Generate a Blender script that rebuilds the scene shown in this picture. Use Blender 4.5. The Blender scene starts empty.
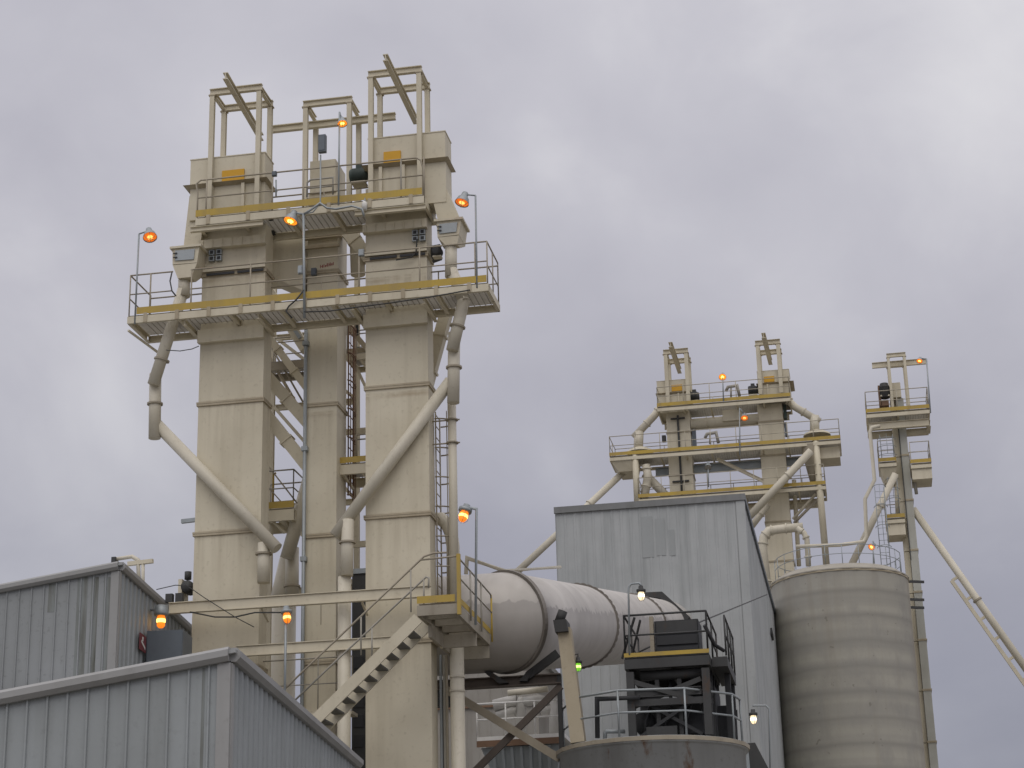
import bpy, bmesh, math, random
from mathutils import Vector, Matrix
random.seed(7)
R = math.radians
scene = bpy.context.scene
COL = scene.collection

# ------------------------------------------------------------------ camera
EYE = Vector((0.0, 0.0, 1.7))
FPX, PITCH, ROLL, YAW = 1930.0, R(19.0), R(-1.5), R(10.0)
FWD = Vector((-math.sin(YAW)*math.cos(PITCH), math.cos(YAW)*math.cos(PITCH), math.sin(PITCH)))
_r = Vector((math.cos(YAW), math.sin(YAW), 0)); _u = _r.cross(FWD)
RGT = _r*math.cos(ROLL)+_u*math.sin(ROLL)
UP = -_r*math.sin(ROLL)+_u*math.cos(ROLL)
cd = bpy.data.cameras.new('camera'); cam = bpy.data.objects.new('camera', cd); COL.objects.link(cam)
cd.sensor_width = 36.0; cd.lens = FPX*36.0/1024.0; cd.clip_end = 5000; cd.clip_start = 0.5
cam.matrix_world = Matrix(((RGT.x, UP.x, -FWD.x, EYE.x), (RGT.y, UP.y, -FWD.y, EYE.y), (RGT.z, UP.z, -FWD.z, EYE.z), (0, 0, 0, 1)))
scene.camera = cam

def ray(px, py): return RGT*((px-512)/FPX) - UP*((py-384)/FPX) + FWD
def W(px, py, Y):                       # measured photo point -> place at depth Y
    d = ray(px, py); return EYE + d*(Y/d.y)
def XW(px, py, Y): return W(px, py, Y).x
def ZW(px, py, Y): return W(px, py, Y).z
def on_wall(px, py, P, d):              # ray meets the upright plane through P along d
    n = Vector((d.y, -d.x, 0)); r = ray(px, py); return EYE + r*((P-EYE).dot(n)/r.dot(n))
def proj(P):
    v = P-EYE; z = v.dot(FWD); return 512+FPX*v.dot(RGT)/z, 384-FPX*v.dot(UP)/z
def dir_to(px):                         # level direction that vanishes at photo column px
    lo, hi = R(-60), R(60)
    for _ in range(50):
        m = (lo+hi)/2; v = Vector((math.sin(m), math.cos(m), 0))
        if 512+FPX*v.dot(RGT)/v.dot(FWD) < px: lo = m
        else: hi = m
    return Vector((math.sin(lo), math.cos(lo), 0))
def mpp(P): return (P-EYE).dot(FWD)/FPX  # metres per pixel at P

# ------------------------------------------------------------------ materials
def new_mat(name):
    m = bpy.data.materials.new(name); m.use_nodes = True; nt = m.node_tree
    b = nt.nodes['Principled BSDF']; return m, nt, b
def node(nt, t, **k):
    n = nt.nodes.new(t)
    for a, v in k.items():
        if a in n.inputs.keys() if hasattr(n.inputs, 'keys') else False: n.inputs[a].default_value = v
        else: setattr(n, a, v)
    return n
def noise(nt, scale, detail=4, vec=(1, 1, 1), rough=.55):
    g = nt.nodes.new('ShaderNodeNewGeometry'); mp = nt.nodes.new('ShaderNodeMapping'); mp.inputs['Scale'].default_value = vec
    n = nt.nodes.new('ShaderNodeTexNoise'); n.inputs['Scale'].default_value = scale; n.inputs['Detail'].default_value = detail; n.inputs['Roughness'].default_value = rough
    nt.links.new(g.outputs['Position'], mp.inputs['Vector']); nt.links.new(mp.outputs['Vector'], n.inputs['Vector']); return n.outputs['Fac']
def ramp(nt, fac, stops):
    r = nt.nodes.new('ShaderNodeValToRGB'); e = r.color_ramp.elements
    while len(e) < len(stops): e.new(.5)
    for x, (p, c) in zip(e, stops): x.position = p; x.color = (*c, 1) if len(c) == 3 else c
    nt.links.new(fac, r.inputs['Fac']); return r.outputs['Color']
def mix(nt, fac, a, b, mode='MIX'):
    m = nt.nodes.new('ShaderNodeMix'); m.data_type = 'RGBA'; m.blend_type = mode
    for s, v in ((0, fac), (6, a), (7, b)):
        if isinstance(v, (int, float)): m.inputs[s].default_value = v
        elif isinstance(v, tuple): m.inputs[s].default_value = (*v, 1)
        else: nt.links.new(v, m.inputs[s])
    return m.outputs[2]
def bw(lo, hi): return [(lo, (0, 0, 0)), (hi, (1, 1, 1))]
def worn(name, base, grime, streak=.5, patch=.5, rough=.6, metal=0.0, rust=None, bump=.02, sv=3.0):
    m, nt, b = new_mat(name)
    c = mix(nt, ramp(nt, noise(nt, .55, 5), bw(.42, .72)), base, tuple(x*(1-patch)+g*patch for x, g in zip(base, grime)))
    s = ramp(nt, noise(nt, sv, 4, (1, 1, .07)), [(.5, (0, 0, 0)), (.78, (streak,)*3)])
    c = mix(nt, s, c, grime)
    sp = ramp(nt, noise(nt, 9, 5), [(.58, (0, 0, 0)), (.75, (.35,)*3)])
    c = mix(nt, sp, c, grime)
    if rust:
        rs = ramp(nt, noise(nt, 1.6, 7, (1, 1, .4), .7), [(.6, (0, 0, 0)), (.7, (.85,)*3)])
        c = mix(nt, rs, c, rust)
    nt.links.new(c, b.inputs['Base Color']); b.inputs['Roughness'].default_value = rough; b.inputs['Metallic'].default_value = metal
    if bump:
        bp = nt.nodes.new('ShaderNodeBump'); bp.inputs['Strength'].default_value = .35; bp.inputs['Distance'].default_value = bump
        nt.links.new(noise(nt, 1.3, 3), bp.inputs['Height']); nt.links.new(bp.outputs['Normal'], b.inputs['Normal'])
    return m
CREAM = worn('cream_paint', (.62, .565, .43), (.33, .28, .185), .3, .3)
PIPE = worn('pipe_paint', (.61, .565, .455), (.32, .28, .19), .25, .3, .5, bump=0)
YELLOW = worn('yellow_paint', (.47, .325, .05), (.27, .2, .09), .55, .6)
PLATE = worn('orange_plate_paint', (.62, .33, .01), (.45, .25, .03), .15, .3)
GALV = worn('galvanised_steel', (.34, .37, .38), (.2, .21, .2), .3, .5, .5, .4)
BROWN = worn('weathered_rail_paint', (.37, .325, .245), (.16, .13, .09), .3, .5, .6)
RAILG = worn('grey_rail_paint', (.36, .34, .29), (.2, .17, .12), .3, .5, .6)
DARK = worn('grimy_dark_steel', (.05, .051, .05), (.022, .02, .018), .4, .6, .65, 0, (.07, .04, .022))
BLACK = worn('black_rubber', (.025, .026, .028), (.015, .015, .015), .2, .5)
RAILC = worn('cream_rail_paint', (.47, .43, .34), (.25, .21, .14), .4, .5)
RUST = worn('rusty_steel', (.21, .125, .075), (.10, .06, .035), .4, .6, .8)
SIDING = worn('grey_siding', (.315, .338, .342), (.19, .2, .19), .55, .4, .5, .0, None, .0, 2.2)
SIDING2 = worn('mould_stained_siding', (.30, .315, .32), (.095, .10, .08), .85, .25, .55, .0, None, .0, .95)
SIDINGB = worn('pale_blue_siding', (.40, .415, .41), (.27, .285, .28), .85, .5, .5, .0, None, .0, 2.4)
TRIM = worn('roof_trim', (.33, .33, .322), (.2, .195, .18), .3, .4, .5)
ROOFM = worn('metal_roof', (.35, .36, .36), (.22, .22, .2), .3, .5)
BLUEG = worn('blue_grey_panel', (.12, .14, .16), (.08, .09, .1), .2, .5, .5)
REDM = worn('red_sign_paint', (.17, .035, .04), (.12, .04, .04), .2, .3)
WHITE = worn('white_paint', (.75, .74, .70), (.5, .48, .42), .3, .4)
MOTOR = worn('dark_green_motor_paint', (.045, .07, .06), (.03, .03, .03), .3, .5)
TANKM = worn('stained_grey_tank', (.43, .445, .44), (.13, .11, .09), .75, .2, .7, 0, (.20, .10, .045), .01, 1.1)
GRATE = worn('dusty_grating', (.33, .305, .255), (.2, .18, .14), .3, .5, .8)
FLANGE = worn('dusty_flange_paint', (.44, .38, .27), (.22, .17, .10), .4, .5, .7)
REDMARK = worn('faded_red_stencil', (.28, .06, .05), (.3, .15, .1), .2, .5)

def casing_mat(z0, st):
    m = CREAM.copy(); m.name = 'cream_casing_paint'; nt = m.node_tree; b = nt.nodes['Principled BSDF']; old = b.inputs['Base Color'].links[0].from_socket
    g = nt.nodes.new('ShaderNodeNewGeometry'); sx = nt.nodes.new('ShaderNodeSeparateXYZ'); nt.links.new(g.outputs['Position'], sx.inputs[0])
    a = nt.nodes.new('ShaderNodeMath'); a.operation = 'SUBTRACT'; nt.links.new(sx.outputs['Z'], a.inputs[0]); a.inputs[1].default_value = z0
    d = nt.nodes.new('ShaderNodeMath'); d.operation = 'DIVIDE'; nt.links.new(a.outputs[0], d.inputs[0]); d.inputs[1].default_value = st
    f = nt.nodes.new('ShaderNodeMath'); f.operation = 'FRACT'; nt.links.new(d.outputs[0], f.inputs[0])
    drip = ramp(nt, noise(nt, 5.5, 5, (1, 1, .05), .6), [(.42, (0, 0, 0)), (.72, (1, 1, 1))])
    runs = mix(nt, 1.0, ramp(nt, f.outputs[0], [(0, (.0,)*3), (.02, (.5,)*3), (.03, (0,)*3), (.5, (0,)*3), (.93, (.3,)*3), (.985, (.45,)*3), (1, (.55,)*3)]), drip, 'MULTIPLY')
    c = mix(nt, runs, old, (.255, .20, .12))
    edge = ramp(nt, f.outputs[0], [(0, (.45,)*3), (.012, (.35,)*3), (.03, (0,)*3), (.965, (0,)*3), (.985, (.4,)*3), (1, (.5,)*3)])
    c = mix(nt, mix(nt, 1.0, edge, ramp(nt, noise(nt, 2.5, 4), bw(.35, .65)), 'MULTIPLY'), c, (.27, .19, .10))
    nt.links.new(c, b.inputs['Base Color']); return m
def concrete_mat():
    m, nt, b = new_mat('banded_concrete')
    g = nt.nodes.new('ShaderNodeNewGeometry'); sx = nt.nodes.new('ShaderNodeSeparateXYZ'); nt.links.new(g.outputs['Position'], sx.inputs[0])
    wob = nt.nodes.new('ShaderNodeMath'); wob.operation = 'MULTIPLY_ADD'; nt.links.new(noise(nt, .35, 4), wob.inputs[0]); wob.inputs[1].default_value = .3; nt.links.new(sx.outputs['Z'], wob.inputs[2])
    fr = nt.nodes.new('ShaderNodeMath'); fr.operation = 'DIVIDE'; nt.links.new(wob.outputs[0], fr.inputs[0]); fr.inputs[1].default_value = 1.36
    f2 = nt.nodes.new('ShaderNodeMath'); f2.operation = 'FRACT'; nt.links.new(fr.outputs[0], f2.inputs[0])
    band = ramp(nt, f2.outputs[0], [(0, (.28, .268, .232)), (.2, (.385, .367, .312)), (.6, (.385, .366, .31)), (.86, (.335, .32, .275)), (1, (.28, .268, .232))])
    lift = ramp(nt, noise(nt, .5, 3, (.04, .04, 1.7)), bw(.42, .58))
    c = mix(nt, lift, band, mix(nt, .45, band, (.265, .257, .23)))
    c = mix(nt, ramp(nt, noise(nt, .8, 7, (1, 1, .6), .65), bw(.45, .8)), c, (.27, .26, .235))
    c = mix(nt, ramp(nt, noise(nt, 1.2, 4, (1, 1, .05)), [(.5, (0, 0, 0)), (.75, (.6,)*3)]), c, (.27, .24, .19))
    c = mix(nt, ramp(nt, noise(nt, 3.2, 2), [(.70, (0, 0, 0)), (.74, (.5,)*3)]), c, (.16, .14, .115))
    nt.links.new(c, b.inputs['Base Color']); b.inputs['Roughness'].default_value = .9
    bp = nt.nodes.new('ShaderNodeBump'); bp.inputs['Distance'].default_value = .015; bp.inputs['Strength'].default_value = .4
    nt.links.new(noise(nt, 5, 6), bp.inputs['Height']); nt.links.new(bp.outputs['Normal'], b.inputs['Normal'])
    return m
CONC = concrete_mat()

def glow(name, col, s):
    m, nt, b = new_mat(name); b.inputs['Base Color'].default_value = (*col, 1)
    b.inputs['Emission Color'].default_value = (*col, 1); b.inputs['Emission Strength'].default_value = s; return m
LENSES = [glow('orange_lamp_lens', (1.0, g_, .014), e_) for g_, e_ in ((.21, .6), (.24, .95), (.28, 1.1))]
BULBS = [glow('orange_lamp_core', (1.0, g_, .12), e_) for g_, e_ in ((.52, 1.7), (.6, 3.0), (.66, 4.2))]
LENS = glow('orange_lamp_lens', (1.0, .24, .015), .95)
BULB = glow('orange_lamp_core', (1.0, .60, .13), 3.2)
GLENS = glow('green_lamp_lens', (.25, .75, .04), .7); GBULB = glow('green_lamp_core', (.75, 1.0, .25), 2.2)
WLENS = glow('white_lamp_lens', (1.0, .80, .5), 1.1); WBULB = glow('white_lamp_core', (1.0, .93, .78), 4)
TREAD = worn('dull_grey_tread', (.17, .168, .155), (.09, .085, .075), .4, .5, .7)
LANDM = worn('shaded_landing_paint', (.37, .335, .265), (.16, .13, .09), .5, .6, .7)  # darker cream for the landing frame, its underside shade put into the colour
DULL = worn('dull_glass', (.35, .33, .3), (.2, .2, .2))

# ------------------------------------------------------------------ mesh builder
class M:
    def __init__(s): s.bm = bmesh.new()
    def face(s, pts, smooth=False):
        f = s.bm.faces.new([s.bm.verts.new(p) for p in pts]); f.smooth = smooth; return s
    def hull(s, lo, hi):                # two matching rings, closed
        n = len(lo); a = [s.bm.verts.new(p) for p in lo]; b = [s.bm.verts.new(p) for p in hi]
        s.bm.faces.new(a[::-1]); s.bm.faces.new(b)
        for i in range(n): s.bm.faces.new((a[i], a[(i+1) % n], b[(i+1) % n], b[i]))
        return s
    def box(s, x0, x1, y0, y1, z0, z1):
        q = lambda z: [(x0, y0, z), (x1, y0, z), (x1, y1, z), (x0, y1, z)]
        return s.hull(q(z0), q(z1))
    def prism(s, pts, vec):
        v = Vector(vec); return s.hull([Vector(p) for p in pts], [Vector(p)+v for p in pts])
    def bar(s, p, q, w, h, up=(0, 0, 1)):
        p, q = Vector(p), Vector(q); d = (q-p).normalized(); u = Vector(up)
        if abs(d.dot(u)) > .98: u = Vector((0, 1, 0))
        a = d.cross(u).normalized()*w/2; b = a.cross(d).normalized()*h/2
        o = (-a-b, a-b, a+b, -a+b); return s.hull([p+k for k in o], [q+k for k in o])
    def ibeam(s, p, q, w, h, t=.02, up=(0, 0, 1)):
        p, q = Vector(p), Vector(q); d = (q-p).normalized(); u = Vector(up)
        if abs(d.dot(u)) > .98: u = Vector((0, 1, 0))
        a = d.cross(u).normalized(); b = a.cross(d).normalized()*(h-t)/2
        s.bar(p+b, q+b, w, t, up); s.bar(p-b, q-b, w, t, up); return s.bar(p, q, t, h-2*t-.004, up)
    def tube(s, pts, r, n=12, r1=None, caps=True):
        P = [Vector(p) for p in pts]; m = len(P); rings = []
        d0 = (P[1]-P[0]).normalized(); u = d0.orthogonal().normalized()
        for i in range(m):
            di = (P[i]-P[i-1]).normalized() if i else d0
            do = (P[i+1]-P[i]).normalized() if i < m-1 else di
            if i: u = (u-di*u.dot(di)).normalized()
            w = di.cross(u); t = (di+do).normalized(); rr = r if r1 is None else r+(r1-r)*i/(m-1)
            ring = []
            for k in range(n):
                v = (u*math.cos(2*math.pi*k/n)+w*math.sin(2*math.pi*k/n))*rr
                v = v-di*(v.dot(t)/max(.2, di.dot(t))) if i < m-1 and i else v
                ring.append(s.bm.verts.new(P[i]+v))
            rings.append(ring)
            if i < m-1: u = (u-do*u.dot(do)).normalized() if (u-do*u.dot(do)).length > .1 else u
        for a, b in zip(rings, rings[1:]):
            for k in range(n):
                f = s.bm.faces.new((a[k], a[(k+1) % n], b[(k+1) % n], b[k])); f.smooth = True
        if caps: s.bm.faces.new(rings[0][::-1]); s.bm.faces.new(rings[-1])
        return s
    def lathe(s, c, prof, n=48, axis=(0, 0, 1), smooth=True, a0=0, a1=2*math.pi):
        c = Vector(c); ax = Vector(axis).normalized(); e = ax.orthogonal().normalized() if abs(ax.z) < .99 else Vector((1, 0, 0)); g = ax.cross(e)
        rings = []
        for r, h in prof:
            if r < 1e-5: rings.append([s.bm.verts.new(c+ax*h)]); continue
            rings.append([s.bm.verts.new(c+ax*h+(e*math.cos(2*math.pi*k/n)+g*math.sin(2*math.pi*k/n))*r) for k in range(n)])
        for a, b in zip(rings, rings[1:]):
            for k in range(n):
                A = a if len(a) > 1 else a*n; B = b if len(b) > 1 else b*n
                v = [A[k], A[(k+1) % n], B[(k+1) % n], B[k]]
                v = list(dict.fromkeys(v))
                if len(v) > 2: s.bm.faces.new(v).smooth = smooth
        return s
    def build(s, name, mat, parent=None, label=None):
        bmesh.ops.recalc_face_normals(s.bm, faces=s.bm.faces)
        off = Vector((0, 0, 0)); p = parent
        while p: off += p.location; p = p.parent
        if parent is None:
            vs = [v.co for v in s.bm.verts]; off = Vector((sum(v.x for v in vs)/len(vs), sum(v.y for v in vs)/len(vs), min(v.z for v in vs)))
        for v in s.bm.verts: v.co -= off
        me = bpy.data.meshes.new(name); s.bm.to_mesh(me); s.bm.free(); me.materials.append(mat)
        o = bpy.data.objects.new(name, me); COL.objects.link(o); o.parent = parent
        if parent is None: o.location = off
        if label: o['label'] = label
        M.last = o; return o
def thing(name, label, cat, loc, group=None):
    o = bpy.data.objects.new(name, None); COL.objects.link(o); o.location = loc; o.empty_display_size = .3
    o['label'] = label; o['category'] = cat
    if group: o['group'] = group
    return o
def tag(o, label, cat, group=None):
    o['label'] = label; o['category'] = cat
    if group: o['group'] = group
    return o
def structure(o): o['kind'] = 'structure'; return o
def lerp(a, b, t): return Vector(a)+(Vector(b)-Vector(a))*t

# ------------------------------------------------------------------ shared builders
def guardrail(par, pts, mat, h=1.05, step=1.5, r=.021, mid=True, posts=True):
    pts = [Vector(p) for p in pts]; up = Vector((0, 0, h))
    M().tube([p+up for p in pts], r, 6).build('top_rail', mat, par)
    if mid: M().tube([p+up*.52 for p in pts], r*.85, 6).build('mid_rail', mat, par)
    if posts:
        for i, (a, b) in enumerate(zip(pts, pts[1:])):
            n = max(1, round((b-a).length/step))
            for k in range(n+(1 if i == len(pts)-2 else 0)):
                p = lerp(a, b, k/n); M().tube([p, p+up], r*.95, 6).build('rail_post', mat, par)
def platform(name, label, x0, x1, y0, y1, z, cat='platform', toes='flr', rails='flbr', grating=True, beam=.22, railmat=None, toemat=None, jstep=1.3, group=None, framemat=None, rr=.021, gap=.05, toe=.19, toex=None, railh=1.05):
    fm = framemat or CREAM; rm = railmat or BROWN
    o = thing(name, label, cat, ((x0+x1)/2, (y0+y1)/2, z-beam-gap), group)
    if grating:
        m = M(); n = int((y1-y0)/.06)
        for k in range(1, n):
            y = y0+(y1-y0)*k/n; m.box(x0+.03, x1-.03, y-.004, y+.004, z-.028, z)
        k = x0+.3
        while k < x1: m.box(k-.008, k+.008, y0+.03, y1-.03, z-.045, z-.034); k += .15
        m.build('grating_deck', GRATE, o)
    else: M().box(x0+.01, x1-.01, y0+.01, y1-.01, z-.03, z).build('deck_plate', fm, o)
    zb = z-gap; t = .012
    def channel(a, b, inward):
        m = M(); a, b = Vector(a), Vector(b); i = Vector(inward)
        m.bar(a-Vector((0, 0, beam/2)), b-Vector((0, 0, beam/2)), t, beam)
        for dz in (-.008, -beam+.008): m.bar(a+i*.045+Vector((0, 0, dz)), b+i*.045+Vector((0, 0, dz)), .075, t)
        m.build('edge_beam', fm, o)
    channel((x0, y0, zb), (x1, y0, zb), (0, 1, 0)); channel((x0, y1, zb), (x1, y1, zb), (0, -1, 0))
    channel((x0, y0+.1, zb), (x0, y1-.1, zb), (1, 0, 0)); channel((x1, y0+.1, zb), (x1, y1-.1, zb), (-1, 0, 0))
    n = max(1, round((x1-x0)/jstep))
    for k in range(1, n):
        x = x0+(x1-x0)*k/n; M().ibeam((x, y0+.1, zb-.09), (x, y1-.1, zb-.09), .09, .15, .012).build('joist', fm, o)
    tm = toemat or YELLOW
    if 'f' in toes:
        a, b = toex or (x0, x1); M().box(a, b, y0-.012, y0-.002, z, z+toe).build('toe_board', tm, o)
    if 'b' in toes: M().box(x0, x1, y1+.002, y1+.012, z, z+toe).build('toe_board', tm, o)
    if 'l' in toes: M().box(x0-.012, x0-.002, y0+.004, y1-.004, z, z+toe).build('toe_board', tm, o)
    if 'r' in toes: M().box(x1+.002, x1+.012, y0+.004, y1-.004, z, z+toe).build('toe_board', tm, o)
    c = {'f': ((x0+.03, y0+.03, z), (x1-.03, y0+.03, z)), 'r': ((x1-.03, y0+.03, z), (x1-.03, y1-.03, z)), 'b': ((x1-.03, y1-.03, z), (x0+.03, y1-.03, z)), 'l': ((x0+.03, y1-.03, z), (x0+.03, y0+.03, z))}
    for s in rails: guardrail(o, c[s], rm, h=railh, r=rr)
    return o
def elevator(label, x0, x1, y0, y1, zs, group, mat=None):
    o = thing('bucket_elevator', label, 'bucket elevator', ((x0+x1)/2, (y0+y1)/2, zs[0]), group)
    for a, b in zip(zs, zs[1:]):
        cs = M().box(x0, x1, y0, y1, a+.001, b-.001).build('casing_section', mat or CREAM, o)
        if b < zs[-1]:
            m = M(); m.box(x0-.04, x1+.04, y0-.04, y1+.04, b-.055, b-.002); m.box(x0-.045, x1+.045, y0-.045, y1+.045, b+.004, b+.05); m.build('joint_flange', FLANGE, cs)
    return o
def head(o, x0, x1, y0, y1, zlow, zlip, ztop, plate=None, lip=(.16, .1, .13), ribs=(.3, .72)):
    m = M(); m.box(x0, x1, y0, y1, zlip+.05, ztop); m.box(x0-.015, x1+.015, y0-.015, y1+.015, ztop+.002, ztop+.03)
    hh = m.build('head_hood', CREAM, o)
    M().hull([(x0+.02, y0+.02, zlip-.02), (x1-.02, y0+.02, zlip-.02), (x1-.02, y1-.02, zlip-.02), (x0+.02, y1-.02, zlip-.02)],
             [(x0-lip[0], y0-lip[2], zlip-.14), (x1+lip[1], y0-lip[2], zlip-.14), (x1+lip[1], y1+lip[2], zlip-.14), (x0-lip[0], y1+lip[2], zlip-.14)][:0] or
             [(x0-lip[0], y0-lip[2], zlip+.045), (x1+lip[1], y0-lip[2], zlip+.045), (x1+lip[1], y1+lip[2], zlip+.045), (x0-lip[0], y1+lip[2], zlip+.045)]).build('hood_flange', FLANGE, o)
    m = M(); m.box(x0+.0, x1-.0, y0+.03, y1, zlow, zlip-.022)
    hb = m.build('head_base', CREAM, o)
    for t in ribs:
        x = x0+(x1-x0)*t; M().box(x-.045, x+.045, y0-.07, y0+.028, zlow, zlip-.024).build('stiffener', CREAM, o)
    if plate: M().box(*plate).build('cover_plate', PLATE, o)
def hoist_frame(label, xs, ys, zb, zt, mono=None, group='hoist frames over the elevator heads', w=.13, bh=.18, monoh=.2, backbeam=True, cat='hoist frame'):
    (x0, x1), (y0, y1) = xs, ys
    o = thing('hoist_frame', label, cat, ((x0+x1)/2, (y0+y1)/2, zb), group)
    for x in xs:
        for y in ys: M().ibeam((x, y, zb), (x, y, zt-bh/2), w, w, .02, (0, 1, 0)).build('post', CREAM, o)
    M().ibeam((x0-w*.6, y0, zt), (x1+w*.6, y0, zt), w, bh, .02).build('cross_beam', CREAM, o)
    if backbeam: M().ibeam((x0-w*.6, y1, zt), (x1+w*.6, y1, zt), w, bh, .02).build('cross_beam', CREAM, o)
    for x in xs: M().ibeam((x, y0+w/2+.01, zt), (x, y1-w/2-.01, zt), w*.8, bh*.8, .02).build('side_beam', CREAM, o)
    for x in xs:
        for y, sg_ in ((y0, 1), (y1, -1)): M().box(x-w*.75, x+w*.75, y-w*.6, y+w*.6, zt-bh/2-.035, zt-bh/2-.004).build('cap_plate', FLANGE, o)
    if mono:
        M().ibeam(mono[0], mono[1], w*1.05, monoh, .025).build('monorail', CREAM, o)
    return o
def ring(m, c, ax, R0, t=.05, w=.05):
    m.lathe(c, [(R0*.98, -w/2), (R0+t, -w/2), (R0+t, w/2), (R0*.98, w/2)], 24, ax, False)
def spout(name, label, cat, pieces, r, mat=None, group=None, n=14):
    # pieces: ('pipe', pts) / ('ring', c, axis)
    P0 = pieces[-1][1][-1] if pieces[-1][0] == 'pipe' else pieces[-1][1]
    allp = [p for k in pieces if k[0] == 'pipe' for p in k[1]]
    low = min(allp, key=lambda p: p[2])
    o = thing(name, label, cat, low, group)
    for k in pieces:
        if k[0] == 'pipe': M().tube(k[1], k[2] if len(k) > 2 else r, n).build('pipe_section', mat or PIPE, o)
        else:
            m = M(); ring(m, k[1], k[2], k[3] if len(k) > 3 else r, .05, .045); m.build('clamp_ring', BROWN, o)
    return o
def bell_lamp(label, px, py, Y, pole, axis, s=.2, lit=True, polemat=None, group='orange lamps with open bell reflectors', pr=.025):
    c = W(px, py, Y); ax = Vector(axis).normalized(); pts = [W(a, b, Y) for a, b in pole]; k_ = int(px*7) % 3
    o = thing('flood_lamp', label, 'lamp', pts[-1], group)
    M().tube(pts, pr, 8).build('pole', polemat or GALV, o)
    top = c-ax*s*1.45
    M().tube([pts[0], top], pr*.9, 8).build('arm', polemat or GALV, o)
    M().lathe(c, [(0, -s*1.75), (s*.42, -s*1.7), (s*.5, -s*1.2), (s*.56, -s*.95)], 20, ax).build('housing', GALV, o)
    M().lathe(c, [(s*.55, -s*1.0), (s*.8, -s*.72), (s*.92, -s*.3), (s*1.0, 0), (s*1.03, .02), (s*.97, .01)], 20, ax).build('reflector', GALV, o); rf = M.last
    l = M().lathe(c, [(s*.95, -.02*s), (s*.7, s*.02), (0, s*.1)], 20, ax).build('lens', LENSES[k_] if lit else DULL, rf)
    if lit: M().lathe(c, [(s*.42, s*.06), (s*.33, s*.24), (0, s*.34)], 14, ax).build('bulb', BULBS[k_], rf)
    m = M()
    for k in range(3):
        a = ax.orthogonal().normalized(); a.rotate(Matrix.Rotation(k*math.pi/3, 3, ax))
        m.tube([c+a*s*.98+ax*.01, c+a*s*.62+ax*s*.42, c-a*s*.62+ax*s*.42, c-a*s*.98+ax*.01], .007, 5)
    m.build('wire_guard', BROWN, o)
    return o
def jar_lamp(label, px, py, Y, pole, h=.30, r=.085, axis=(0, 0, -1), mats=None, polemat=None, group='caged glass jar lamps', pr=.022, cap=1.55, capmat=None):
    L, B = mats or (LENS, BULB); c = W(px, py, Y); ax = Vector(axis).normalized(); pts = [W(a, b, Y) for a, b in pole]
    o = thing('jar_lamp', label, 'lamp', pts[-1], group); top = c-ax*(h*.5)
    M().tube(pts, pr, 8).build('pole', polemat or GALV, o)
    M().lathe(top, [(0, -h*.7), (r*cap*.5, -h*.7), (r*cap*.55, -h*.35), (r*cap, -h*.28), (r*cap, 0), (r*.9, .01)], 18, ax).build('housing', capmat or GALV, o)
    M().lathe(top, [(r*.8, .0), (r, h*.15), (r*.97, h*.75), (r*.6, h*.98), (0, h*1.04)], 16, ax).build('jar', L, o); rf = M.last
    M().lathe(top+ax*h*.45, [(r*.99, -h*.12), (r*1.05, -h*.04), (r*1.05, h*.08), (r*.98, h*.16)], 16, ax).build('bulb', B, rf)
    m = M()
    for k in range(4):
        a = ax.orthogonal().normalized(); a.rotate(Matrix.Rotation(k*math.pi/2+.4, 3, ax))
        m.tube([top+a*r*1.15, top+a*r*1.2+ax*h*.8, top+a*r*.5+ax*h*1.12], .006, 5)
    m.build('wire_guard', BROWN, o)
    return o
def siding_wall(m, A, B, zb, period, rw, rh, out):
    A, B, out = Vector(A), Vector(B), Vector(out); L = (Vector((B.x, B.y, 0))-Vector((A.x, A.y, 0))).length; d = (Vector((B.x, B.y, 0))-Vector((A.x, A.y, 0)))/L
    m.prism([(A.x, A.y, zb), (B.x, B.y, zb), (B.x, B.y, B.z), (A.x, A.y, A.z)], -out*.06)
    n = int(L/period)
    for k in range(1, n+1):
        u = k*period
        if u > L-rw: break
        c = A+d*u; zt = A.z+(B.z-A.z)*u/L-.02; q = Vector((c.x, c.y, zb)); w = d*rw/2
        m.hull([q-w*1.0+out*.001, q+w*1.0+out*.001, q+w*.55+out*rh, q-w*.55+out*rh],
               [Vector((p.x, p.y, zt)) for p in (q-w*1.0+out*.001, q+w*1.0+out*.001, q+w*.55+out*rh, q-w*.55+out*rh)])

# ------------------------------------------------------------------ ground
def ground():
    m, nt, b = new_mat('packed_gravel')
    c = mix(nt, ramp(nt, noise(nt, .3, 8), bw(.3, .7)), (.14, .13, .11), (.22, .205, .18))
    nt.links.new(c, b.inputs['Base Color']); b.inputs['Roughness'].default_value = .95
    g = M().face([(-1500, -300, 0), (1500, -300, 0), (1500, 2500, 0), (-1500, 2500, 0)]).build('ground', m)
    structure(g)
ground()

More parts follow.
